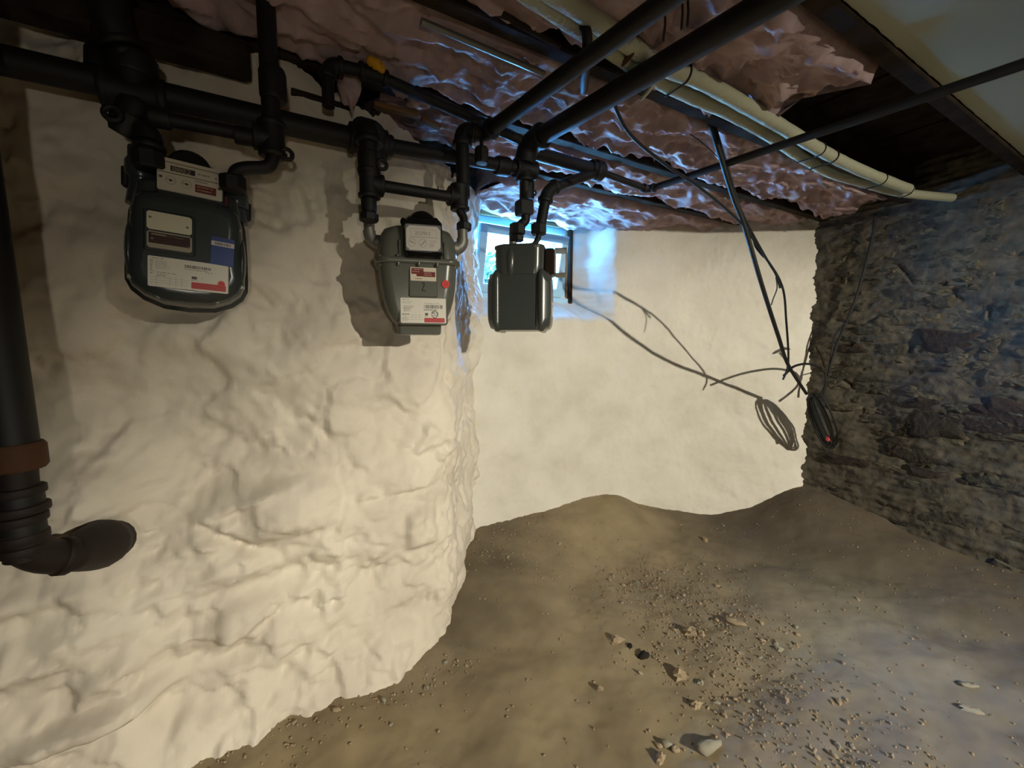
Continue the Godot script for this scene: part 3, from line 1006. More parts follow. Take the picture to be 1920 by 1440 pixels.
	tag(part("loose_wire", tubem(smooth([Vector3(1.012, 1.990, -0.935), Vector3(1.010, 1.970, -0.932), Vector3(1.009, 1.960, -0.952), Vector3(1.018, 1.960, -0.981)], 5), .006, 8), M.foam_white), "short pale loose wire end beside the thick pipe and the foam pipes", "wire")


func gas_pipes() -> void:
	var k: StandardMaterial3D = M.black_iron
	var up := Vector3.UP
	# the manifold along the wall: large bore to the middle meter's tee, smaller beyond
	var o := thing("gas_manifold_pipe", "long black gas pipe running level along the wall behind all three meters", "pipe")
	var t1: Vector3 = Vector3(-0.262, 1.802, -1.370)
	var t2: Vector3 = Vector3(0.277, 1.821, -1.370)
	var t3: Vector3 = Vector3(0.845, 1.860, -1.385)
	part("pipe", tubem([Vector3(-2.38, 1.795, -1.37), t2], .031, 20), k, o)
	part("pipe", tubem([t2, t3], .0215, 18), k, o)
	tee(o, t1, Vector3.RIGHT, up, .033, k)
	tee(o, t2, Vector3.RIGHT, Vector3.BACK, .030, k)
	band(o, "reducer", t2 + (t3 - t2).normalized() * .055, t3 - t2, .031, .04, k)
	var lump: Vector3 = Vector3(0.750, 1.852, -1.385)
	band(o, "coupling", lump, t3 - t2, .033, .055, k)
	tee(o, t3, t3 - t2, Vector3.DOWN, .024, k)
	# drop from the floor above into the left tee
	var d := thing("gas_drop_pipe", "black gas pipe dropping from the joists into the long pipe above the left meter", "pipe")
	pipe_run(d, [Vector3(t1.x - .03, 2.20, -1.33), Vector3(t1.x - .03, 1.94, -1.335), t1 + Vector3(.0, .052, .01)], .031, k)
	band(d, "coupling", t1 + Vector3(0, .065, 0), up, .048, .05, k)
	# strap hanger
	var h := thing("pipe_hanger", "black iron pipe hanger from the timber beam to the long gas pipe, at far left", "hanger")
	var ha: Vector3 = Vector3(-0.329, 1.933, -1.400)
	var hb: Vector3 = Vector3(-0.328, 1.840, -1.375)
	part("rod", tubem([ha + Vector3(0, .03, 0), hb], .011, 10), k, h)
	band(h, "clamp", Vector3(-0.329, 1.870, -1.385), hb - ha, .024, .055, k)
	# inlet of the left meter: cock, elbow and drop
	var i1 := thing("meter_inlet_pipe", "black inlet pipe with a lock wing cock above the left blue-grey meter", "pipe")
	var a: Vector3 = Vector3(-0.258, 1.771, -1.345)
	var b: Vector3 = Vector3(-0.240, 1.690, -1.270)
	var e: Vector3 = Vector3(-0.226, 1.610, -1.270)
	pipe_run(i1, [a, Vector3(a.x, b.y + .012, -1.30), Vector3(e.x, b.y - .005, -1.275), e], .021, k)
	band(i1, "cock_body", Vector3(-0.258, 1.720, -1.300), Vector3(.4, 1, 0), .036, .07, k, 16)
	band(i1, "cock_cap", Vector3(-0.265, 1.697, -1.285), Vector3(.5, 1, .2), .027, .05, k, 14)
	lock_wing(i1, Vector3(-0.264, 1.699, -1.250), Vector3(-1, .15, 0), .014, k)
	band(i1, "union_nut", e + Vector3(0, .012, 0), up, .034, .04, k, 8)
	# riser from the ceiling with the bypass bar and the swan neck to the left meter's outlet
	var r := thing("gas_riser_pipe", "black gas pipe dropping from the ceiling to the left meter's swan-necked outlet", "pipe")
	var top: Vector3 = Vector3(0.040, 2.103, -1.255)
	var tt: Vector3 = Vector3(0.020, 1.720, -1.255)
	top = Vector3(tt.x, 2.22, -1.255)
	part("pipe", tubem([top, tt], .0215, 18), k, r)
	band(r, "coupling", Vector3(0.027, 1.851, -1.255), up, .031, .075, k)
	tee(r, tt, up, Vector3.LEFT, .0225, k)
	var bar: Vector3 = Vector3(-0.199, 1.719, -1.265)
	part("bypass_bar", tubem([tt, bar], .0155, 14), k, r)
	band(r, "coupling", Vector3(-0.036, 1.715, -1.257), tt - bar, .021, .05, k)
	band(r, "coupling", Vector3(-0.202, 1.719, -1.265), tt - bar, .022, .04, k)
	lock_wing(r, Vector3(0.034, 1.684, -1.235), Vector3(1, -.05, 0), .013, k)
	var sw := [Vector3(0.019, 1.696, -1.255), Vector3(0.020, 1.676, -1.255), Vector3(0.005, 1.651, -1.255), Vector3(-0.039, 1.639, -1.255), Vector3(-0.061, 1.625, -1.255), Vector3(-0.069, 1.595, -1.255)]
	part("swan_neck", tubem(smooth(sw, 6), .0155, 14), k, r)
	band(r, "union_nut", Vector3(-0.069, 1.596, -1.255), up, .03, .034, k, 8)
	# inlet of the middle meter
	var i2 := thing("meter_inlet_pipe", "black inlet pipe with cock and bypass tee above the middle meter's left side", "pipe")
	var f: Vector3 = Vector3(0.260, 1.821, -1.280)
	var g: Vector3 = Vector3(0.255, 1.571, -1.280)
	pipe_run(i2, [Vector3(f.x - .01, f.y + .0, -1.345), f, Vector3(f.x, g.y + .16, -1.28)], .026, k)
	band(i2, "cock_body", Vector3(0.260, 1.716, -1.280), up, .031, .07, k, 12)
	lock_wing(i2, Vector3(0.275, 1.716, -1.255), Vector3(1, 0, 0), .013, k)
	tee(i2, Vector3(0.258, 1.665, -1.280), up, Vector3.RIGHT, .0215, k)
	part("pipe", tubem([Vector3(0.257, 1.642, -1.280), g], .0165, 14), k, i2)
	band(i2, "coupling", Vector3(0.256, 1.605, -1.280), up, .022, .035, k)
	band(i2, "union_nut", g, up, .0275, .022, k, 8)
	part("bypass_bar", tubem([Vector3(0.279, 1.666, -1.280), Vector3(0.512, 1.668, -1.270)], .0165, 14), k, i2)
	# outlet of the middle meter: riser to the near crossing pipe
	var a1 := thing("crossing_gas_pipe", "thick black pipe crossing the ceiling towards the camera, from the middle meter's outlet", "pipe")
	var la: Vector3 = Vector3(0.552, 1.878, -1.290)
	var lb: Vector3 = Vector3(0.533, 1.598, -1.270)
	var l0: Vector3 = Vector3(0.626, 1.890, -1.284)
	var l1: Vector3 = Vector3(0.713, 1.890, -0.626)
	la.y = l0.y
	pipe_run(a1, [Vector3(la.x, lb.y + .08, -1.285), la, l0, l0 + (l1 - l0) * 1.5], .0215, k)
	tee(a1, Vector3(0.538, 1.674, -1.280), up, Vector3.LEFT, .021, k)
	part("offset_bend", tubem(smooth([Vector3(0.537, 1.651, -1.280), Vector3(0.539, 1.631, -1.280), Vector3(0.548, 1.613, -1.275), Vector3(0.547, 1.585, -1.270)], 5), .013, 12), k, a1)
	band(a1, "union_nut", Vector3(0.547, 1.583, -1.270), up, .0235, .024, k, 8)
	band(a1, "plug", Vector3(0.611, 1.815, -1.270), up, .022, .05, k, 8)
	part("plug_stem", tubem([Vector3(0.611, 1.831, -1.270), Vector3(0.614, 1.867, -1.275)], .007, 8), k, a1)
	# crossing pipe of the right meter and its drop
	var b1 := thing("crossing_gas_pipe", "thickest black pipe crossing the ceiling towards the camera, above the right meter", "pipe")
	var m0: Vector3 = Vector3(0.851, 1.950, -1.388)
	var m1: Vector3 = Vector3(0.976, 1.950, -0.565)
	var m2: Vector3 = Vector3(1.232, 1.947, -1.425)
	part("pipe", tubem([m0, m0 + (m1 - m0) * 1.5], .031, 20), k, b1)
	part("elbow", tubem(arc(m0 + (m1 - m0).normalized() * .09, m0, t3 + Vector3(0, .03, 0), .075), .039, 18), k, b1)
	band(b1, "collar", m0 + (m1 - m0).normalized() * .085, m1 - m0, .044, .02, k)
	part("pipe", tubem([m0 + Vector3(0, -.02, 0), m2], .026, 18), k, b1)
	band(b1, "union", m2, m2 - m0, .042, .045, k)
	band(b1, "union_nut", m2 - (m2 - m0).normalized() * .03, m2 - m0, .036, .03, k, 8)
	part("pipe", tubem([m0 + Vector3(0, -.02, 0), t3], .026, 16), k, b1)
	# thin pipe on from the union, round an elbow and out over the room
	var c1 := thing("thin_gas_pipe", "thin black gas pipe from the union past the cables, crossing the plasterboard ceiling at right", "pipe")
	var n0: Vector3 = Vector3(1.552, 1.930, -1.438)
	var n1: Vector3 = Vector3(1.722, 1.930, -0.340)
	pipe_run(c1, [m2 + (n0 - m2) * .05, n0, n0 + (n1 - n0) * 1.4], .0145, k)
	# inlet and outlet of the right meter
	var i3 := thing("meter_inlet_pipe", "black inlet pipe with cock from the long pipe's end down to the right meter", "pipe")
	var zz := -1.40
	part("pipe", tubem([t3 + Vector3(0, -.03, 0), Vector3(0.859, 1.763, -1.400)], .0205, 16), k, i3)
	band(i3, "cock_body", Vector3(0.864, 1.791, -1.400), up, .029, .065, k, 12)
	lock_wing(i3, Vector3(0.877, 1.784, -1.390), Vector3(1, 0, .2), .009, k)
	band(i3, "square_union", Vector3(0.852, 1.726, -1.400), up, .037, .055, k, 4)
	part("offset_bend", tubem(smooth([Vector3(0.857, 1.703, -1.400), Vector3(0.857, 1.680, -1.400), Vector3(0.831, 1.656, -1.400), Vector3(0.820, 1.623, -1.400)], 5), .017, 12), k, i3)
	band(i3, "elbow_body", Vector3(0.822, 1.643, -1.400), up, .030, .04, k, 8)
	band(i3, "union_nut", Vector3(0.820, 1.609, -1.400), up, .026, .022, k, 8)
	var o3 := thing("meter_outlet_pipe", "black outlet pipe bending from the union down to the right meter's top", "pipe")
	var p0: Vector3 = Vector3(1.204, 1.929, -1.420)
	var p1: Vector3 = Vector3(0.950, 1.807, -1.390)
	var p2: Vector3 = Vector3(0.917, 1.649, -1.390)
	pipe_run(o3, [p0, p1, Vector3(p2.x, p2.y, -1.39)], .0205, k)
	band(o3, "union_nut", Vector3(0.912, 1.653, -1.390), up, .030, .04, k, 8)
	part("offset_bend", tubem(smooth([Vector3(0.912, 1.641, -1.390), Vector3(0.910, 1.620, -1.390), Vector3(0.895, 1.598, -1.390), Vector3(0.873, 1.580, -1.390)], 5), .011, 10), k, o3)
	# old pipe along the top of the wall, half hidden by fibreglass
	var old := thing("old_gas_pipe", "dark old pipe with an elbow running under the insulation above the middle meter", "pipe")
	pipe_run(old, [Vector3(0.164, 1.873, -1.330), Vector3(0.165, 1.989, -1.330), Vector3(0.290, 1.999, -1.330), Vector3(0.791, 1.931, -1.330)], .0165, k)
	# the service pipe at the left edge of the picture
	var s := thing("service_pipe", "thick black upright pipe at far left with a rusty collar, elbowing into the wall", "pipe")
	var q0: Vector3 = Vector3(-0.465, 0.973, -1.220)
	var q1: Vector3 = Vector3(-0.469, 0.763, -1.220)
	var foot: Vector3 = Vector3(-0.421, 0.733, -1.270)
	var end: Vector3 = Vector3(-0.402, 0.695, -1.420)
	var lean := (Vector3(-0.476, 1.405, -1.220) - q0).normalized()
	part("pipe", tubem([q0, q0 + lean * 1.25], .036, 20), k, s)
	band(s, "collar", q0 + lean * .005, lean, .045, .055, M.rust_collar)
	part("pipe", tubem([q0, q1], .030, 18), M.rust_iron, s)
	for t in [.32, .50, .60, .78, .9]:
		band(s, "band", q0.lerp(q1, t), lean, .040 if t != .5 else .044, .018, M.rust_iron)
	for t in [.40, .7]:
		band(s, "sleeve", q0.lerp(q1, t), lean, .036, .05, k)
	var m := MB.new()
	m.tube(arc(q1 + lean * .06, q1, foot, .062), .036, 18)
	part("elbow", m, M.rust_iron, s)
	band(s, "band", foot.lerp(q1, .12), foot - q1, .041, .02, M.rust_iron)
	var pl := MB.new()
	var ax := (end - foot).normalized()
	pl.lathe(foot - ax * .01, ax, [Vector2(.026, 0), Vector2(.036, .012), Vector2(.038, .03), Vector2(.046, .06), Vector2(.054, .10), Vector2(.060, .14), Vector2(.058, .165), Vector2(.05, .17), Vector2(.05, .21)], 18)
	part("wall_plug", pl, M.rust_iron, s)


func ring_xy(pts: Array, z: float, inset := 0.0) -> PackedVector3Array:
	var out := PackedVector3Array()
	for p in pts:
		var v := Vector2(p[0], p[1])
		v -= v.normalized() * inset
		out.append(Vector3(v.x, v.y, z))
	return out

func rounded(w: float, d: float, r: float, n := 5) -> Array:
	var out := []
	for q in [[1, 1, 0], [-1, 1, 1], [-1, -1, 2], [1, -1, 3]]:
		for k in n + 1:
			var a: float = (q[2] + float(k) / n) * PI / 2
			out.append([q[0] * (w / 2 - r) + cos(a) * r, q[1] * (d / 2 - r) + sin(a) * r])
	return out

func ring_xz(w: float, d: float, r: float, y: float, x := 0.0, z := 0.0) -> PackedVector3Array:
	var out := PackedVector3Array()
	for p in rounded(w, d, r): out.append(Vector3(x + p[0], y, z + p[1]))
	return out

func ring_yz(h: float, d: float, r: float, x: float, y := 0.0, z := 0.0) -> PackedVector3Array:
	var out := PackedVector3Array()
	for p in rounded(h, d, r): out.append(Vector3(x, y + p[0], z + p[1]))
	return out

func bolt(o: Node3D, at: Vector3, dir := Vector3.BACK, r := .006) -> void:
	var m := MB.new()
	m.lathe(at, dir, [Vector2(r * 1.3, 0), Vector2(r * 1.3, r * .3), Vector2(r, r * .35), Vector2(r, r * 1.1), Vector2(r * .8, r * 1.3)], 6, true)
	part("bolt", m, M.bolt_steel, o)

func utility_label(called: String, big: int) -> StandardMaterial3D:
	var im := Image.create(512, 256, false, Image.FORMAT_RGB8)
	im.fill(Color(0.84, 0.82, 0.77))
	var ink := Color(0.25, 0.23, 0.21)
	var pale := Color(0.55, 0.53, 0.49)
	fine_print(im, 22, 12, 90, 1, 12, ink, 5)
	if big == 1:
		fine_print(im, 14, 32, 22, 7, 18, ink, 6)
		fine_print(im, 46, 34, 90, 6, 12, pale, 7)
		fine_print(im, 50, 130, 150, 1, 12, ink, 8)
		fine_print(im, 54, 146, 60, 2, 12, ink, 9)
		barcode(im, 225, 40, 170, 26, 3)
		fine_print(im, 222, 74, 180, 1, 14, ink, 10)
		fine_print(im, 360, 84, 50, 1, 14, ink, 11)
		im.fill_rect(Rect2i(268, 134, 34, 24), Color(0.3, 0.27, 0.24))
		fine_print(im, 264, 164, 44, 1, 10, ink, 12)
		im.fill_rect(Rect2i(334, 130, 2, 30), pale)
		im.fill_rect(Rect2i(266, 188, 230, 48), Color(0.70, 0.17, 0.15))
		im.fill_rect(Rect2i(270, 184, 222, 56), Color(0.70, 0.17, 0.15))
	else:
		fine_print(im, 26, 34, 110, 2, 14, pale, 6)
		fine_print(im, 34, 82, 110, 2, 18, ink, 14)
		fine_print(im, 34, 112, 80, 2, 16, ink, 15)
		fine_print(im, 16, 160, 100, 1, 26, ink, 16)
		fine_print(im, 16, 196, 90, 3, 16, pale, 17)
		fine_print(im, 262, 50, 200, 1, 12, ink, 18)
		barcode(im, 262, 68, 210, 38, 4)
		fine_print(im, 258, 114, 180, 1, 26, ink, 10)
		im.fill_rect(Rect2i(272, 152, 34, 26), Color(0.3, 0.27, 0.24))
		fine_print(im, 268, 184, 40, 1, 10, ink, 12)
		disc(im, 380, 164, 38, Color(0.14, 0.12, 0.1), 32)
		write(im, "53", 356, 142, 6, Color(0.12, 0.1, 0.1))
		im.fill_rect(Rect2i(262, 206, 234, 40), Color(0.68, 0.18, 0.20))
		im.fill_rect(Rect2i(266, 202, 226, 48), Color(0.68, 0.18, 0.20))
	for q in [[50, 160, 1, 80], [130, 160, 1, 80], [168, 150, 1, 90], [205, 150, 1, 90]]: im.fill_rect(Rect2i(q[0], q[1], 2, q[3]), pale)
	for y in [176, 198, 220]: im.fill_rect(Rect2i(12, y, 236, 2), pale)
	return label_mat(called, im)

func round_sticker(o: Node3D, at: Vector3, r: float, s: String) -> void:
	var im := Image.create(128, 128, false, Image.FORMAT_RGB8)
	im.fill(Color(0.80, 0.13, 0.10))
	write(im, s, 34, 40, 6, Color(0.35, 0.04, 0.03))
	var m := plate(r * 2, r * 2, .0014, r * .58)
	put(part("round_sticker", m, label_mat("sticker_" + s, im), o), at).set_meta("label", "round red sticker reading " + s)


func meter_left() -> void:
	var o := thing("gas_meter", "large blue-grey gas meter at left with a blue sticker and white register plate", "gas meter", Vector3(-0.171, 1.429, -1.325))
	o.rotation_degrees = Vector3(0, 5, -3.2)
	var g: StandardMaterial3D = M.meter_blue_grey
	var half := [[0, .135], [.05, .133], [.088, .124], [.104, .108], [.111, .08], [.115, .02], [.118, -.05], [.118, -.075], [.108, -.098], [.086, -.118], [.05, -.134], [0, -.138]]
	var line := half.duplicate()
	for k in range(half.size() - 2, 0, -1): line.append([-half[k][0], half[k][1]])
	var body := MB.new()
	body.loft([ring_xy(line, -.085, .03), ring_xy(line, -.075, .012), ring_xy(line, -.02, .002), ring_xy(line, -.018, -.005), ring_xy(line, .0, -.005), ring_xy(line, .002, .003), ring_xy(line, .05, .006), ring_xy(line, .066, .010), ring_xy(line, .076, .018), ring_xy(line, .081, .030), ring_xy(line, .082, .040)])
	part("case", body, g, o)
	# ribs down both sides of the front cover
	for s in [-1, 1]:
		var rib := MB.new()
		rib.ball(Vector3(s * .106, -.012, .045), Vector3(.010, .062, .032), Basis.IDENTITY, 16)
		part("side_rib", rib, g, o)
	for p in [[-.098, .062], [-.104, -.078], [.099, .066], [.105, -.074], [.055, -.115], [-.055, -.115]]:
		bolt(o, Vector3(p[0], p[1], .062), Vector3.BACK, .0062)
	# shoulder block and the two connection necks
	var sh := MB.new()
	sh.loft([ring_xz(.21, .13, .03, .10, 0, -.01), ring_xz(.20, .125, .03, .14, 0, -.01), ring_xz(.185, .11, .03, .152, 0, -.01)])
	part("shoulder", sh, g, o)
	for s in [-1, 1]:
		var top := .215 if s < 0 else .190
		var nk := MB.new()
		nk.lathe(Vector3(s * .092, .10, -.005), Vector3.UP, [Vector2(.030, 0), Vector2(.026, .03), Vector2(.0245, .05), Vector2(.0245, top - .155), Vector2(.031, top - .15), Vector2(.031, top - .12), Vector2(.026, top - .11)], 18)
		part("neck", nk, g, o)
		band(o, "union_nut", Vector3(s * .092, top + .0, -.005), Vector3.UP, .0255, .034, M.meter_blue_grey, 8)
		var ear := MB.new()
		ear.box(Vector3(s * .120, top - .055, -.01), Vector3(.016, .05, .02), .005)
		part("ear", ear, M.black_iron, o)
	# register: housing, arched cap behind, front plate
	var hs := MB.new()
	hs.box(Vector3(.004, .163, .028), Vector3(.128, .080, .075), .008)
	var housing := part("register_housing", hs, g, o)
	var apron := MB.new()
	apron.box(Vector3(.004, .122, .058), Vector3(.128, .022, .02), .006)
	part("register_apron", apron, g, housing)
	var cap := MB.new()
	cap.lathe(Vector3(.0, .198, -.02), Vector3.BACK, [Vector2(.036, 0), Vector2(.044, .006), Vector2(.044, .05), Vector2(.038, .056)], 24)
	part("register_cap", cap, M.index_black, housing)
	var red := MB.new()
	red.box(Vector3(.072, .132, .045), Vector3(.012, .03, .03), .004)
	part("red_gasket", red, M.gasket_red, o).set_meta("label", "dull red gasket")
	var im := Image.create(512, 320, false, Image.FORMAT_RGB8)
	im.fill(Color(0.74, 0.71, 0.64))
	var ink := Color(0.20, 0.18, 0.16)
	for y in [34, 136]: im.fill_rect(Rect2i(0, y, 512, 8), Color(0.36, 0.33, 0.28))
	im.fill_rect(Rect2i(100, 66, 190, 52), Color(0.09, 0.08, 0.07))
	write(im, "0082", 116, 72, 6, Color(0.62, 0.58, 0.5))
	fine_print(im, 310, 84, 120, 1, 26, ink, 30)
	im.fill_rect(Rect2i(46, 84, 10, 12), ink)
	im.fill_rect(Rect2i(452, 88, 10, 12), ink)
	for q in [[100, 210], [222, 216]]:
		disc(im, q[0], q[1], 40, Color(0.40, 0.37, 0.32), 37)
		disc(im, q[0], q[1], 12, ink)
		for j in 26: im.fill_rect(Rect2i(q[0] - 34 + j * 2, q[1] - 8 + j / 3, 5, 5), ink)
	fine_print(im, 286, 160, 150, 1, 22, ink, 31)
	im.fill_rect(Rect2i(290, 196, 170, 78), Color(0.36, 0.10, 0.07))
	fine_print(im, 304, 208, 140, 2, 32, Color(0.75, 0.6, 0.52), 32)
	for x in [14, 474]: disc(im, x + 12, 190, 14, Color(0.3, 0.26, 0.2))
	put(part("register_plate", plate(.122, .074, .002, .003), label_mat("register_plate_left", im), housing), Vector3(.004, .163, .066))
	# rating plates on their raised pad
	var pad := MB.new()
	pad.box(Vector3(-.033, .028, .080), Vector3(.094, .094, .012), .004)
	var raised := part("pad", pad, g, o)
	put(part("blank_plate", plate(.080, .040, .0016, .004), mat("blank_white", Color(.80, .78, .68), .5), raised), Vector3(-.033, .050, .0862)).set_meta("label", "blank cream plate")
	for q in [[-.067, .056], [-.001, .046]]: bolt(raised, Vector3(q[0], q[1], .0875), Vector3.BACK, .0022)
	var ip := Image.create(256, 128, false, Image.FORMAT_RGB8)
	ip.fill(Color(0.62, 0.59, 0.52))
	ip.fill_rect(Rect2i(10, 10, 236, 82), Color(0.17, 0.07, 0.045))
	ip.fill_rect(Rect2i(24, 18, 84, 12), Color(0.55, 0.50, 0.43))
	fine_print(ip, 110, 22, 110, 1, 20, Color(0.5, 0.42, 0.35), 33)
	fine_print(ip, 30, 48, 190, 2, 20, Color(0.33, 0.17, 0.11), 34)
	put(part("rating_plate", plate(.080, .037, .0016, .004), label_mat("rating_left", ip, .3), raised), Vector3(-.033, .008, .0862))
	for q in [[-.064, .010], [.001, .0]]: bolt(raised, Vector3(q[0], q[1], .0875), Vector3.BACK, .0022)
	put(part("utility_label", plate(.150, .068, .0012, .002), utility_label("utility_left", 1), o), Vector3(.003, -.062, .0822))
	round_sticker(o, Vector3(.064, -.074, .0836), .0072, "24")
	var ib := Image.create(256, 384, false, Image.FORMAT_RGB8)
	ib.fill(Color(0.02, 0.19, 0.47))
	ib.fill_rect(Rect2i(0, 60, 256, 62), Color(0.74, 0.73, 0.74))
	barcode(ib, 40, 72, 150, 38, 9)
	ib.fill_rect(Rect2i(200, 76, 16, 30), Color(0.7, 0.25, 0.25))
	put(part("blue_sticker", plate(.046, .066, .0014, .001), label_mat("blue_sticker", ib, .4), o), Vector3(.066, .004, .0836), Vector3(0, 0, -2)).set_meta("label", "blue sticker with a white barcode strip")


func meter_middle() -> void:
	var o := thing("gas_meter", "green-grey gas meter in the middle with a domed black register and red round sticker", "gas meter", Vector3(0.402, 1.398, -1.300))
	o.rotation_degrees = Vector3(0, -15, 0)
	o.scale = Vector3(.965, 1, 1)
	var g: StandardMaterial3D = M.meter_green_grey
	var tub := MB.new()
	tub.loft([ring_xz(.128, .095, .012, -.161), ring_xz(.136, .10, .014, -.157), ring_xz(.140, .105, .016, -.132), ring_xz(.150, .125, .02, -.128), ring_xz(.172, .145, .03, -.115), ring_xz(.196, .155, .035, -.092), ring_xz(.215, .160, .038, -.060), ring_xz(.230, .165, .04, -.02), ring_xz(.240, .168, .04, .03), ring_xz(.243, .168, .04, .046)])
	part("case", tub, g, o)
	var seam := MB.new()
	seam.loft([ring_xz(.250, .178, .04, .044), ring_xz(.262, .19, .042, .047), ring_xz(.262, .19, .042, .058), ring_xz(.250, .18, .04, .061)])
	part("flange", seam, g, o)
	var gal := MB.new()
	gal.loft([ring_xz(.240, .166, .038, .058), ring_xz(.238, .164, .038, .085), ring_xz(.228, .155, .04, .125), ring_xz(.205, .14, .045, .148), ring_xz(.165, .11, .045, .159), ring_xz(.11, .08, .03, .163)])
	part("top_cover", gal, g, o)
	for p in [[-.06, .092], [.0, .097], [.055, .097], [.112, .07], [-.112, .07]]:
		bolt(o, Vector3(p[0], .0605, p[1] - .004), Vector3.UP, .006)
		var st := MB.new()
		st.lathe(Vector3(p[0], .035, p[1] - .006), Vector3.UP, [Vector2(.004, 0), Vector2(.006, .003), Vector2(.006, .012)], 8)
		part("bolt_nut", st, g, o)
	for x in [-.055, .078]:
		var rib := MB.new()
		rib.box(Vector3(x, .085, .083), Vector3(.006, .05, .012), .002)
		part("rib", rib, g, o)
	# galvanised swivel elbows on both sides
	for q in [[-.146, .172, .118], [.147, .172, .112]]:
		var s := signf(q[0])
		var el := MB.new()
		el.tube(PackedVector3Array([Vector3(q[0], q[1], 0), Vector3(q[0], q[2] + .02, 0)]), .0165, 14)
		el.tube(arc(Vector3(q[0], q[1], 0), Vector3(q[0], q[2], 0), Vector3(0, q[2], 0), .032), .0195, 14)
		el.lathe(Vector3(q[0] - s * .012, q[2], 0), Vector3(-s, 0, 0), [Vector2(.018, 0), Vector2(.022, .004), Vector2(.022, .03)], 14)
		part("swivel_elbow", el, M.galvanised, o)
	# register
	var box := MB.new()
	var oct := [[.04, .062], [-.04, .062], [-.056, .046], [-.058, -.04], [-.05, -.056], [.05, -.056], [.058, -.04], [.056, .046]]
	box.loft([ring_xy(oct, .0, 0), ring_xy(oct, .036, 0), ring_xy(oct, .044, .006)])
	for k in box.V.size(): box.V[k] += Vector3(.014, .113, .062)
	var housing := part("register_housing", box, M.index_black, o)
	var dome := MB.new()
	dome.lathe(Vector3(.012, .150, .04), Vector3.BACK, [Vector2(.03, 0), Vector2(.042, .004), Vector2(.045, .05), Vector2(.040, .06)], 24)
	part("register_dome", dome, M.index_black, housing)
	var seal := MB.new()
	seal.ball(Vector3(-.043, .160, .085), Vector3(.009, .012, .008))
	part("seal", seal, M.index_black, housing)
	var im := Image.create(384, 256, false, Image.FORMAT_RGB8)
	im.fill(Color(0.80, 0.76, 0.70))
	var ink := Color(0.28, 0.25, 0.22)
	for q in [[50, 34, 290, 3], [50, 114, 290, 4], [50, 34, 3, 82], [338, 34, 3, 82], [0, 120, 384, 2]]: im.fill_rect(Rect2i(q[0], q[1], q[2], q[3]), Color(0.52, 0.48, 0.43))
	write(im, "212911", 100, 58, 5, ink)
	for q in [[62, 178], [184, 180]]:
		disc(im, q[0], q[1], 44, Color(0.5, 0.46, 0.42), 40)
		for j in 24: im.fill_rect(Rect2i(q[0] - 24 + j * 2, q[1] + (-18 + j if q[0] < 100 else 20 - j * 2), 7, 7), ink)
	fine_print(im, 270, 146, 80, 2, 18, Color(0.6, 0.42, 0.38), 41)
	fine_print(im, 256, 186, 90, 2, 18, ink, 42)
	put(part("register_plate", plate(.100, .068, .002, .010), label_mat("register_plate_middle", im, .35), housing), Vector3(.014, .112, .1065))
	var cv := MB.new()
	cv.box(Vector3(.014, .112, .112), Vector3(.104, .074, .006), .002)
	part("register_cover", cv, M.clear_cover, housing)
	# raised panel, rating plate, mark, stickers
	var pan := MB.new()
	pan.box(Vector3(.012, -.012, .080), Vector3(.088, .082, .012), .004)
	var panel := part("panel", pan, g, o)
	var ip := Image.create(256, 128, false, Image.FORMAT_RGB8)
	ip.fill(Color(0.82, 0.78, 0.70))
	ip.fill_rect(Rect2i(10, 8, 120, 56), Color(0.42, 0.09, 0.08))
	ip.fill_rect(Rect2i(130, 40, 116, 48), Color(0.42, 0.09, 0.08))
	ip.fill_rect(Rect2i(60, 64, 80, 22), Color(0.42, 0.09, 0.08))
	fine_print(ip, 20, 16, 100, 2, 20, Color(0.80, 0.7, 0.62), 43)
	fine_print(ip, 136, 48, 100, 2, 18, Color(0.80, 0.7, 0.62), 44)
	fine_print(ip, 46, 102, 110, 1, 22, ink, 45)
	put(part("rating_plate", plate(.077, .039, .0016, .001), label_mat("rating_middle", ip, .35), panel), Vector3(.013, .014, .0862))
	var mark := PackedVector3Array()
	for p in [[-.004, .010], [.0, .014], [.004, .011], [.002, .003], [-.002, -.004], [-.004, -.009], [.006, -.010]]: mark.append(Vector3(.012 + p[0], -.024 + p[1], .0866))
	part("handwritten_mark", tubem(mark, .0011, 6), M.marker_ink, panel).set_meta("label", "handwritten black 2")
	round_sticker(o, Vector3(.080, -.012, .0848), .0115, "23")
	put(part("utility_label", plate(.137, .073, .0012, .002), utility_label("utility_middle", 2), o), Vector3(.012, -.091, .0785), Vector3(3, 0, 0))
	var pad := MB.new()
	pad.loft([ring_xy(rounded(.15, .085, .01), .05), ring_xy(rounded(.15, .085, .01), .072), ring_xy(rounded(.144, .079, .01), .0775)])
	for k in pad.V.size(): pad.V[k] += Vector3(.012, -.091, 0)
	part("label_pad", pad, g, o)


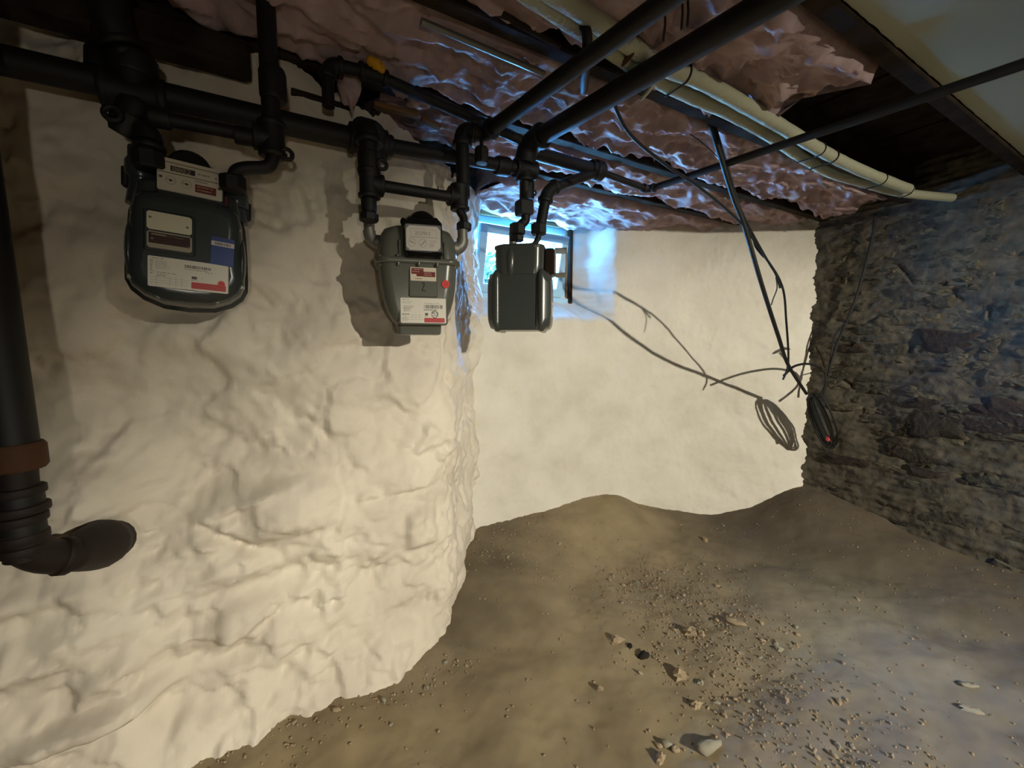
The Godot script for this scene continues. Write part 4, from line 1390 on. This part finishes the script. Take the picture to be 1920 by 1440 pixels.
func meter_right() -> void:
	var o := thing("gas_meter", "dark grey gas meter hanging sideways in front of the window, its clear register facing right", "gas meter", Vector3(0.853, 1.412, -1.420))
	o.rotation_degrees = Vector3(0, -38, 0)
	var g: StandardMaterial3D = M.meter_dark_grey
	var mid := MB.new()
	mid.loft([ring_xz(.165, .17, .02, -.150), ring_xz(.175, .18, .022, -.144), ring_xz(.175, .185, .022, .06), ring_xz(.17, .18, .022, .075)])
	part("case", mid, g, o)
	var top := MB.new()
	top.loft([ring_xz(.165, .19, .03, .055), ring_xz(.180, .20, .035, .085), ring_xz(.182, .20, .035, .148), ring_xz(.190, .208, .038, .152), ring_xz(.190, .208, .038, .160), ring_xz(.165, .18, .035, .166), ring_xz(.12, .12, .03, .168)])
	part("top_cover", top, g, o)
	for s in [-1, 1]:
		var cv := MB.new()
		cv.loft([ring_yz(.222, .195, .03, s * .072, -.040), ring_yz(.232, .21, .035, s * .078, -.040), ring_yz(.232, .21, .035, s * .090, -.040), ring_yz(.215, .195, .04, s * .098, -.040), ring_yz(.205, .185, .045, s * .112, -.040), ring_yz(.18, .16, .045, s * .119, -.040), ring_yz(.15, .13, .04, s * .121, -.040)])
		part("cover", cv, g, o)
		for p in [[.045, .088], [-.04, .094], [-.125, .088]]: bolt(o, Vector3(s * .090, p[0], p[1]), Vector3(s, 0, .3), .0055)
	var nk := MB.new()
	nk.lathe(Vector3(-.030, .12, .03), Vector3.UP, [Vector2(.024, 0), Vector2(.017, .03), Vector2(.015, .05), Vector2(.015, .10)], 16)
	part("neck", nk, M.galvanised, o)
	var nk2 := MB.new()
	nk2.lathe(Vector3(.020, .13, -.03), Vector3.UP, [Vector2(.022, 0), Vector2(.018, .03), Vector2(.016, .05)], 16)
	part("neck", nk2, g, o)
	# boss below the inlet, and the register box with a clear front
	var boss := MB.new()
	boss.ball(Vector3(-.030, .105, .082), Vector3(.022, .062, .026))
	part("inlet_boss", boss, g, o)
	var hs := MB.new()
	hs.box(Vector3(.110, .108, .0), Vector3(.040, .098, .085), .006)
	var housing := part("register_housing", hs, M.housing_brown, o)
	var fr := MB.new()
	for y in [-1, 1]: fr.box(Vector3(.152, .108 + y * .046, 0), Vector3(.044, .005, .085), .001)
	for z in [-1, 1]: fr.box(Vector3(.173, .108, z * .041), Vector3(.004, .095, .005), .001)
	part("register_frame", fr, M.galvanised, housing)
	var gl := MB.new()
	gl.box(Vector3(.153, .108, 0), Vector3(.042, .090, .083), .003)
	part("register_cover", gl, M.clear_cover, housing)
	var im := Image.create(128, 128, false, Image.FORMAT_RGB8)
	im.fill(Color(0.7, 0.7, 0.68))
	im.fill_rect(Rect2i(14, 20, 100, 26), Color(0.12, 0.12, 0.12))
	fine_print(im, 14, 60, 100, 3, 20, Color(0.2, 0.2, 0.2), 51)
	put(part("register_plate", plate(.078, .085, .002, .002), label_mat("register_plate_right", im), housing), Vector3(.1302, .108, 0), Vector3(0, 90, 0))
	var il := Image.create(128, 128, false, Image.FORMAT_RGB8)
	il.fill(Color(0.80, 0.79, 0.75))
	barcode(il, 14, 20, 100, 30, 13)
	fine_print(il, 14, 60, 100, 3, 20, Color(0.3, 0.28, 0.26), 52)
	put(part("utility_label", plate(.09, .055, .0012, .002), label_mat("utility_right", il), o), Vector3(.1212, -.07, .01), Vector3(0, 90, 0))


func cables() -> void:
	var r: StandardMaterial3D = M.rubber
	# two cables hang from the ceiling and meet at the coil in the corner
	var a := smooth([Vector3(0.917, 1.942, -0.999), Vector3(1.018, 1.879, -1.027), Vector3(1.226, 1.834, -1.054), Vector3(1.429, 1.805, -1.074), Vector3(1.732, 1.730, -1.101), Vector3(1.989, 1.631, -1.141), Vector3(2.220, 1.505, -1.169), Vector3(2.381, 1.342, -1.222), Vector3(2.574, 1.108, -1.296), Vector3(2.564, 1.008, -1.315)], 8)
	tag(part("black_cable", tubem(a, .0055, 8), r), "thin black cable looping from the ceiling beside the thick gas pipe to the corner", "cable")
	var b := smooth([Vector3(1.488, 2.091, -1.093), Vector3(1.562, 1.954, -1.083), Vector3(1.678, 1.815, -1.095), Vector3(1.772, 1.711, -1.099), Vector3(1.972, 1.470, -1.122), Vector3(2.279, 1.250, -1.202), Vector3(2.584, 1.095, -1.301), Vector3(2.923, 0.903, -1.354)], 8)
	tag(part("black_cable", tubem(b, .0095, 10), r), "thick black cable hanging from the joist under the foam pipes to the coil", "cable")
	var b2 := smooth([Vector3(1.511, 2.092, -1.091), Vector3(1.584, 1.958, -1.082), Vector3(1.699, 1.814, -1.094), Vector3(1.747, 1.762, -1.096), Vector3(1.863, 1.693, -1.115), Vector3(2.041, 1.600, -1.143), Vector3(2.144, 1.550, -1.159), Vector3(2.202, 1.491, -1.167)], 6)
	tag(part("black_cable", tubem(b2, .005, 8), r), "thin black cable clipped beside the thick one, ending in a loose tail", "cable")
	tag(part("black_cable", tubem(smooth([Vector3(2.154, 1.539, -1.164), Vector3(2.178, 1.489, -1.169), Vector3(2.170, 1.438, -1.180), Vector3(2.159, 1.406, -1.182)], 5), .003, 6), r), "short loose cable tail hanging off the cables against the white wall", "cable")
	# coil on the corner
	var o := thing("cable_coil", "bundled coil of black cable hanging in the corner between white and stone walls", "cable coil")
	var c: Vector3 = Vector3(3.000, 0.728, -1.291)
	var long := (Vector3(3.075, 0.561, -1.255) - Vector3(2.926, 0.892, -1.327)) / 2.0
	var wide := (Vector3(2.910, 0.773, -1.220) - Vector3(3.094, 0.680, -1.360)) / 2.0
	for k in 10:
		var loop := PackedVector3Array()
		var n := 40
		for j in n + 1:
			var t := TAU * j / n
			var f := 1.0 + .10 * sin(k * 2.1)
			loop.append(c + long * cos(t) * (1.0 + .05 * sin(k * 1.7)) + wide * sin(t) * ([.30, .5, .82, .95, 1.05, .88, 1.12, .98, .78, 1.02][k]) * f + Vector3(.006 * sin(k * 3.3), .004 * cos(k * 2.2), .007 * cos(k * 4.1)) + wide * .25 * sin(k * 1.3))
		part("loop", tubem(loop, .0055, 8, false), r, o)
	var tagm := MB.new()
	tagm.box(Vector3(2.985, 0.629, -1.244), Vector3(.024, .040, .020), .008, Basis.from_euler(Vector3(0, .6, .3)))
	part("red_tag", tagm, M.tag_red, o).set_meta("label", "small pinkish red tag")
	tag(part("black_cable", tubem(smooth([Vector3(2.613, 1.030, -1.335), Vector3(2.792, 1.075, -1.377), Vector3(2.970, 1.090, -1.392), Vector3(3.074, 1.075, -1.378), Vector3(3.141, 1.032, -1.358), Vector3(3.123, 0.957, -1.337), Vector3(3.012, 0.877, -1.323)], 6), .0075, 8), r), "short black cable arching from the joined cables over to the coil", "cable")
	# thin cable down the stone wall, a stub and twigs
	tag(part("black_cable", tubem(smooth([Vector3(3.220, 1.972, -1.178), Vector3(3.210, 1.851, -1.182), Vector3(3.210, 1.694, -1.205), Vector3(3.200, 1.501, -1.238), Vector3(3.190, 1.336, -1.281), Vector3(3.180, 1.200, -1.316), Vector3(3.160, 1.061, -1.335), Vector3(3.140, 0.884, -1.349)], 6), .0075, 8), r), "thin black cable running down the stone wall from the ceiling to the coil", "cable")
	tag(part("black_cable", tubem(smooth([Vector3(3.185, 1.363, -1.269), Vector3(3.180, 1.296, -1.315), Vector3(3.175, 1.235, -1.333), Vector3(3.170, 1.137, -1.338), Vector3(3.160, 1.008, -1.344)], 6), .0055, 8), r), "second thin cable splitting off beside the cable on the stone wall", "cable")
	var tw := thing("dried_twig", "dried twig with a crumbled tip sticking out of the corner above the coil", "twig")
	part("stem", tubem(smooth([Vector3(3.102, 1.062, -1.337), Vector3(3.061, 1.138, -1.345), Vector3(3.012, 1.200, -1.357)], 5), .006, 7), M.old_wood, tw)
	part("tip", tubem(smooth([Vector3(2.979, 1.193, -1.375), Vector3(3.006, 1.210, -1.361), Vector3(3.033, 1.224, -1.347), Vector3(3.068, 1.217, -1.338)], 4), [.004, .007, .009, .010, .009, .011, .010, .009, .011, .009, .008, .006, .004], 7), M.old_wood, tw)
	part("side_shoot", tubem(smooth([Vector3(3.115, 1.027, -1.338), Vector3(3.225, 1.061, -1.290), Vector3(3.299, 1.088, -1.262)], 4), .0035, 6), M.old_wood, tw)
	# hair-thin wires against the insulation
	var thin := [[[Vector3(1.200, 2.085, -1.141), Vector3(1.372, 2.054, -1.155), Vector3(1.509, 2.022, -1.143), Vector3(1.633, 1.977, -1.137)], "hair-thin wire crossing the insulation from the gas pipe to the thick cable"], [[Vector3(1.598, 2.140, -1.497), Vector3(1.674, 2.191, -1.459), Vector3(1.646, 2.207, -1.361)], "hair-thin curved wire loop against the insulation beside the long cable"], [[Vector3(1.900, 2.124, -1.323), Vector3(1.973, 2.090, -1.394), Vector3(2.019, 2.043, -1.479)], "short hair-thin wire below the crossing of cable and thin gas pipe"]]
	for q in thin: tag(part("thin_wire", tubem(smooth(q[0], 5), .0022, 6), M.brown_cable), q[1], "wire")
	tag(part("black_cable", tubem(smooth([Vector3(1.783, 1.717, -1.106), Vector3(1.859, 1.693, -1.117), Vector3(1.930, 1.656, -1.142), Vector3(2.014, 1.618, -1.149)], 5), .004, 6), r), "short thin cable bowing off where the two hanging cables cross", "cable")


func rock(s: int, flat := false) -> ArrayMesh:
	var m := MB.new()
	var r := RandomNumberGenerator.new()
	r.seed = s
	var rings := []
	var off := Vector3(r.randf() * 9, r.randf() * 9, r.randf() * 9)
	for k in 6:
		var a := PI * (.08 + .84 * k / 5.0) - PI / 2
		var ring := PackedVector3Array()
		for j in 9:
			var b := TAU * j / 9
			var v := Vector3(cos(a) * cos(b), sin(a), cos(a) * sin(b))
			ring.append(v * (1.0 + .75 * n_mid.get_noise_3dv(v * .16 + off)))
		rings.append(ring)
	m.loft(rings, flat)
	return m.mesh()


func floor_things() -> void:
	var shapes := []
	for k in 10: shapes.append(rock(500 + k, k % 2 == 0))
	mat("rock_tan", Color(.60, .53, .43), .95)
	mat("rock_grey", Color(.56, .54, .48), .95)
	mat("rock_dark", Color(.10, .085, .06), .95)
	# [where, long, wide, high, turn, material, label]
	var big := [
		[Vector3(1.154, 0.000, -1.168), .028, .018, .014, 20, "rock_tan", "flat tan stone on the dirt floor, leftmost of the larger stones"],
		[Vector3(1.198, 0.000, -1.065), .022, .018, .016, 60, "rock_dark", "nearly black stone on the dirt floor right of the flat tan stone"],
		[Vector3(1.183, 0.000, -1.123), .012, .009, .009, 60, "rock_dark", "small dark stone between the flat tan stone and the black one"],
		[Vector3(1.465, 0.000, -1.052), .034, .022, .017, 35, "rock_tan", "long tan stone at the upper end of the gravel swath"],
		[Vector3(1.483, 0.000, -1.019), .018, .014, .014, 10, "rock_tan", "squat tan stone touching the right end of the long tan stone"],
		[Vector3(1.672, 0.000, -0.995), .042, .018, .014, -5, "rock_tan", "longest tan stone, lying level at the upper right of the gravel"],
		[Vector3(1.245, 0.000, -0.935), .032, .020, .022, 65, "rock_tan", "steep sided tan stone in the middle of the gravel swath"],
		[Vector3(1.284, 0.000, -0.879), .013, .010, .010, 30, "rock_grey", "small pale stone right of the steep sided tan stone"],
		[Vector3(0.942, 0.000, -1.028), .013, .011, .012, 0, "rock_tan", "lone small pale stone left of the gravel, above the crack"],
		[Vector3(1.073, 0.000, -0.699), .042, .020, .022, 50, "rock_grey", "long grey pointed stone near the bottom edge of the picture"],
		[Vector3(1.181, 0.000, -0.821), .024, .012, .012, 45, "rock_tan", "slim tan stone between the steep tan stone and the long grey stone"],
		[Vector3(0.930, 0.000, -0.754), .018, .013, .016, 80, "rock_tan", "upright tan stone at the bottom edge, left of the long grey stone"],
		[Vector3(0.990, 0.000, -0.750), .013, .011, .012, 0, "rock_tan", "round tan stone just above the upright one at the bottom edge"],
		[Vector3(0.980, 0.000, -0.773), .017, .012, .012, 20, "rock_grey", "dull grey stone left of the round tan stone near the bottom edge"],
		[Vector3(2.253, 0.000, -1.551), .017, .014, .016, 0, "rock_tan", "lone tan stone far back on the bare dirt below the white wall"],
		[Vector3(1.218, 0.080, -2.224), .028, .016, .024, 20, "rock_dark", "dark stone at the foot of the white wall under the window"],
		[Vector3(2.092, 0.000, -0.393), .030, .010, .009, 15, "rock_grey", "pale flat stone at right, upper of two on the dirt by the stone wall"],
		[Vector3(1.964, 0.000, -0.358), .036, .012, .009, 20, "rock_grey", "pale flat stone at right, lower of two on the dirt by the stone wall"],
		[Vector3(1.679, 0.000, -0.817), .018, .011, .010, 30, "rock_grey", "grey stone at the right margin of the gravel swath"]]
	for q in big:
		var o := part("stone", shapes[rng.randi() % 10], M[q[5]])
		var p: Vector3 = q[0]
		p.y = floor_y(p.x, p.z) + q[3] * .35
		o.transform = Transform3D(Basis(Vector3.UP, deg_to_rad(q[4] - 60.0)) * Basis.from_scale(Vector3(q[1], q[3], q[2])), p)
		tag(o, q[6], "stone")
	# pebbles that can still be told apart
	var n := 0
	while n < 120:
		var x := rng.randf_range(-.6, 2.6)
		var z := rng.randf_range(-2.1, .1)
		if z < FACE + .08 and x < .75: continue
		if z < -2.1 + .45 * (x - 1.7): continue
		if rng.randf() > gravel(x, z) * 1.1 + .02: continue
		n += 1
		var s := rng.randf_range(.0045, .0095)
		var o := part("pebble", shapes[rng.randi() % 10], M[["rock_tan", "rock_grey", "rock_tan"][rng.randi() % 3]])
		o.transform = Transform3D(Basis.from_euler(Vector3(rng.randf(), rng.randf() * TAU, rng.randf())) * Basis.from_scale(Vector3(s * 1.4, s * .8, s)), Vector3(x, floor_y(x, z) + s * .3, z))
		tag(o, "small pebble loose on the dirt floor, about the size of a fingertip", "pebble", "pebbles on the dirt floor")
	# grit
	var mm := MultiMesh.new()
	mm.transform_format = MultiMesh.TRANSFORM_3D
	mm.mesh = shapes[3]
	mm.instance_count = 4200
	for k in 4200:
		var x := 0.0
		var z := 0.0
		while true:
			x = rng.randf_range(-1.2, 3.3)
			z = rng.randf_range(-2.2, .3)
			if z < FACE + .06 and x < .72: continue
			if rng.randf() < gravel(x, z) + .04: break
		var s := rng.randf_range(.0012, .0042)
		mm.set_instance_transform(k, Transform3D(Basis.from_euler(Vector3(rng.randf(), rng.randf() * TAU, rng.randf())) * Basis.from_scale(Vector3(s * 1.3, s * .8, s)), Vector3(x, floor_y(x, z) + s * .3, z)))
	var gi := MultiMeshInstance3D.new()
	gi.name = "grit"
	gi.multimesh = mm
	gi.material_override = M.rock_tan
	add_child(gi, true)
	tag(gi, "fine grit scattered over the dirt floor", "grit")
	gi.set_meta("kind", "stuff")


func outside() -> void:
	var m := MB.new()
	m.box(Vector3(1.5, 1.30, -7.0), Vector3(16, .1, 3.0), .01)
	struct(part("ground", m, M.grass))
	var lm := MB.new()
	var rows := []
	for k in 5:
		var t := k / 4.0
		var w := .5 * sin(PI * (.08 + .88 * t))
		rows.append(PackedVector3Array([Vector3(-w, 0, t), Vector3(0, -.12 * sin(PI * t), t), Vector3(w, 0, t)]))
	lm.surf(rows, false, Vector3.UP)
	var mesh := lm.mesh()
	for q in [["pale green leafy bush outside the window, seen through the sash", Vector3(3.1, 1.35, -6.3), Vector3(1.0, .72, .55), 6000], ["darker leafy bush outside the window, right of the pale one and behind the right meter", Vector3(5.3, 1.35, -6.9), Vector3(1.1, .80, .6), 6000]]:
		var o := thing("bush", q[0], "bush", q[1])
		part("stem", tubem([Vector3(0, -.02, 0), Vector3(.03, .4, 0), Vector3(-.02, 1.0, .02)], .02, 8), M.old_wood, o)
		var mm := MultiMesh.new()
		mm.transform_format = MultiMesh.TRANSFORM_3D
		mm.mesh = mesh
		mm.instance_count = q[3]
		for k in q[3]:
			var v := Vector3(rng.randf_range(-1, 1), rng.randf_range(-1, 1), rng.randf_range(-1, 1))
			v = v.normalized() * pow(rng.randf(), .4)
			var s := rng.randf_range(.06, .11)
			mm.set_instance_transform(k, Transform3D(Basis.from_euler(Vector3(rng.randf_range(-1, 1), rng.randf() * TAU, rng.randf_range(-1, 1))) * Basis.from_scale(Vector3(s * .6, s, s)), v * q[2] + Vector3(0, q[2].y, 0)))
		var f := MultiMeshInstance3D.new()
		f.name = "foliage"
		f.multimesh = mm
		f.material_override = M.leaf
		f.set_meta("kind", "stuff")
		o.add_child(f, true)
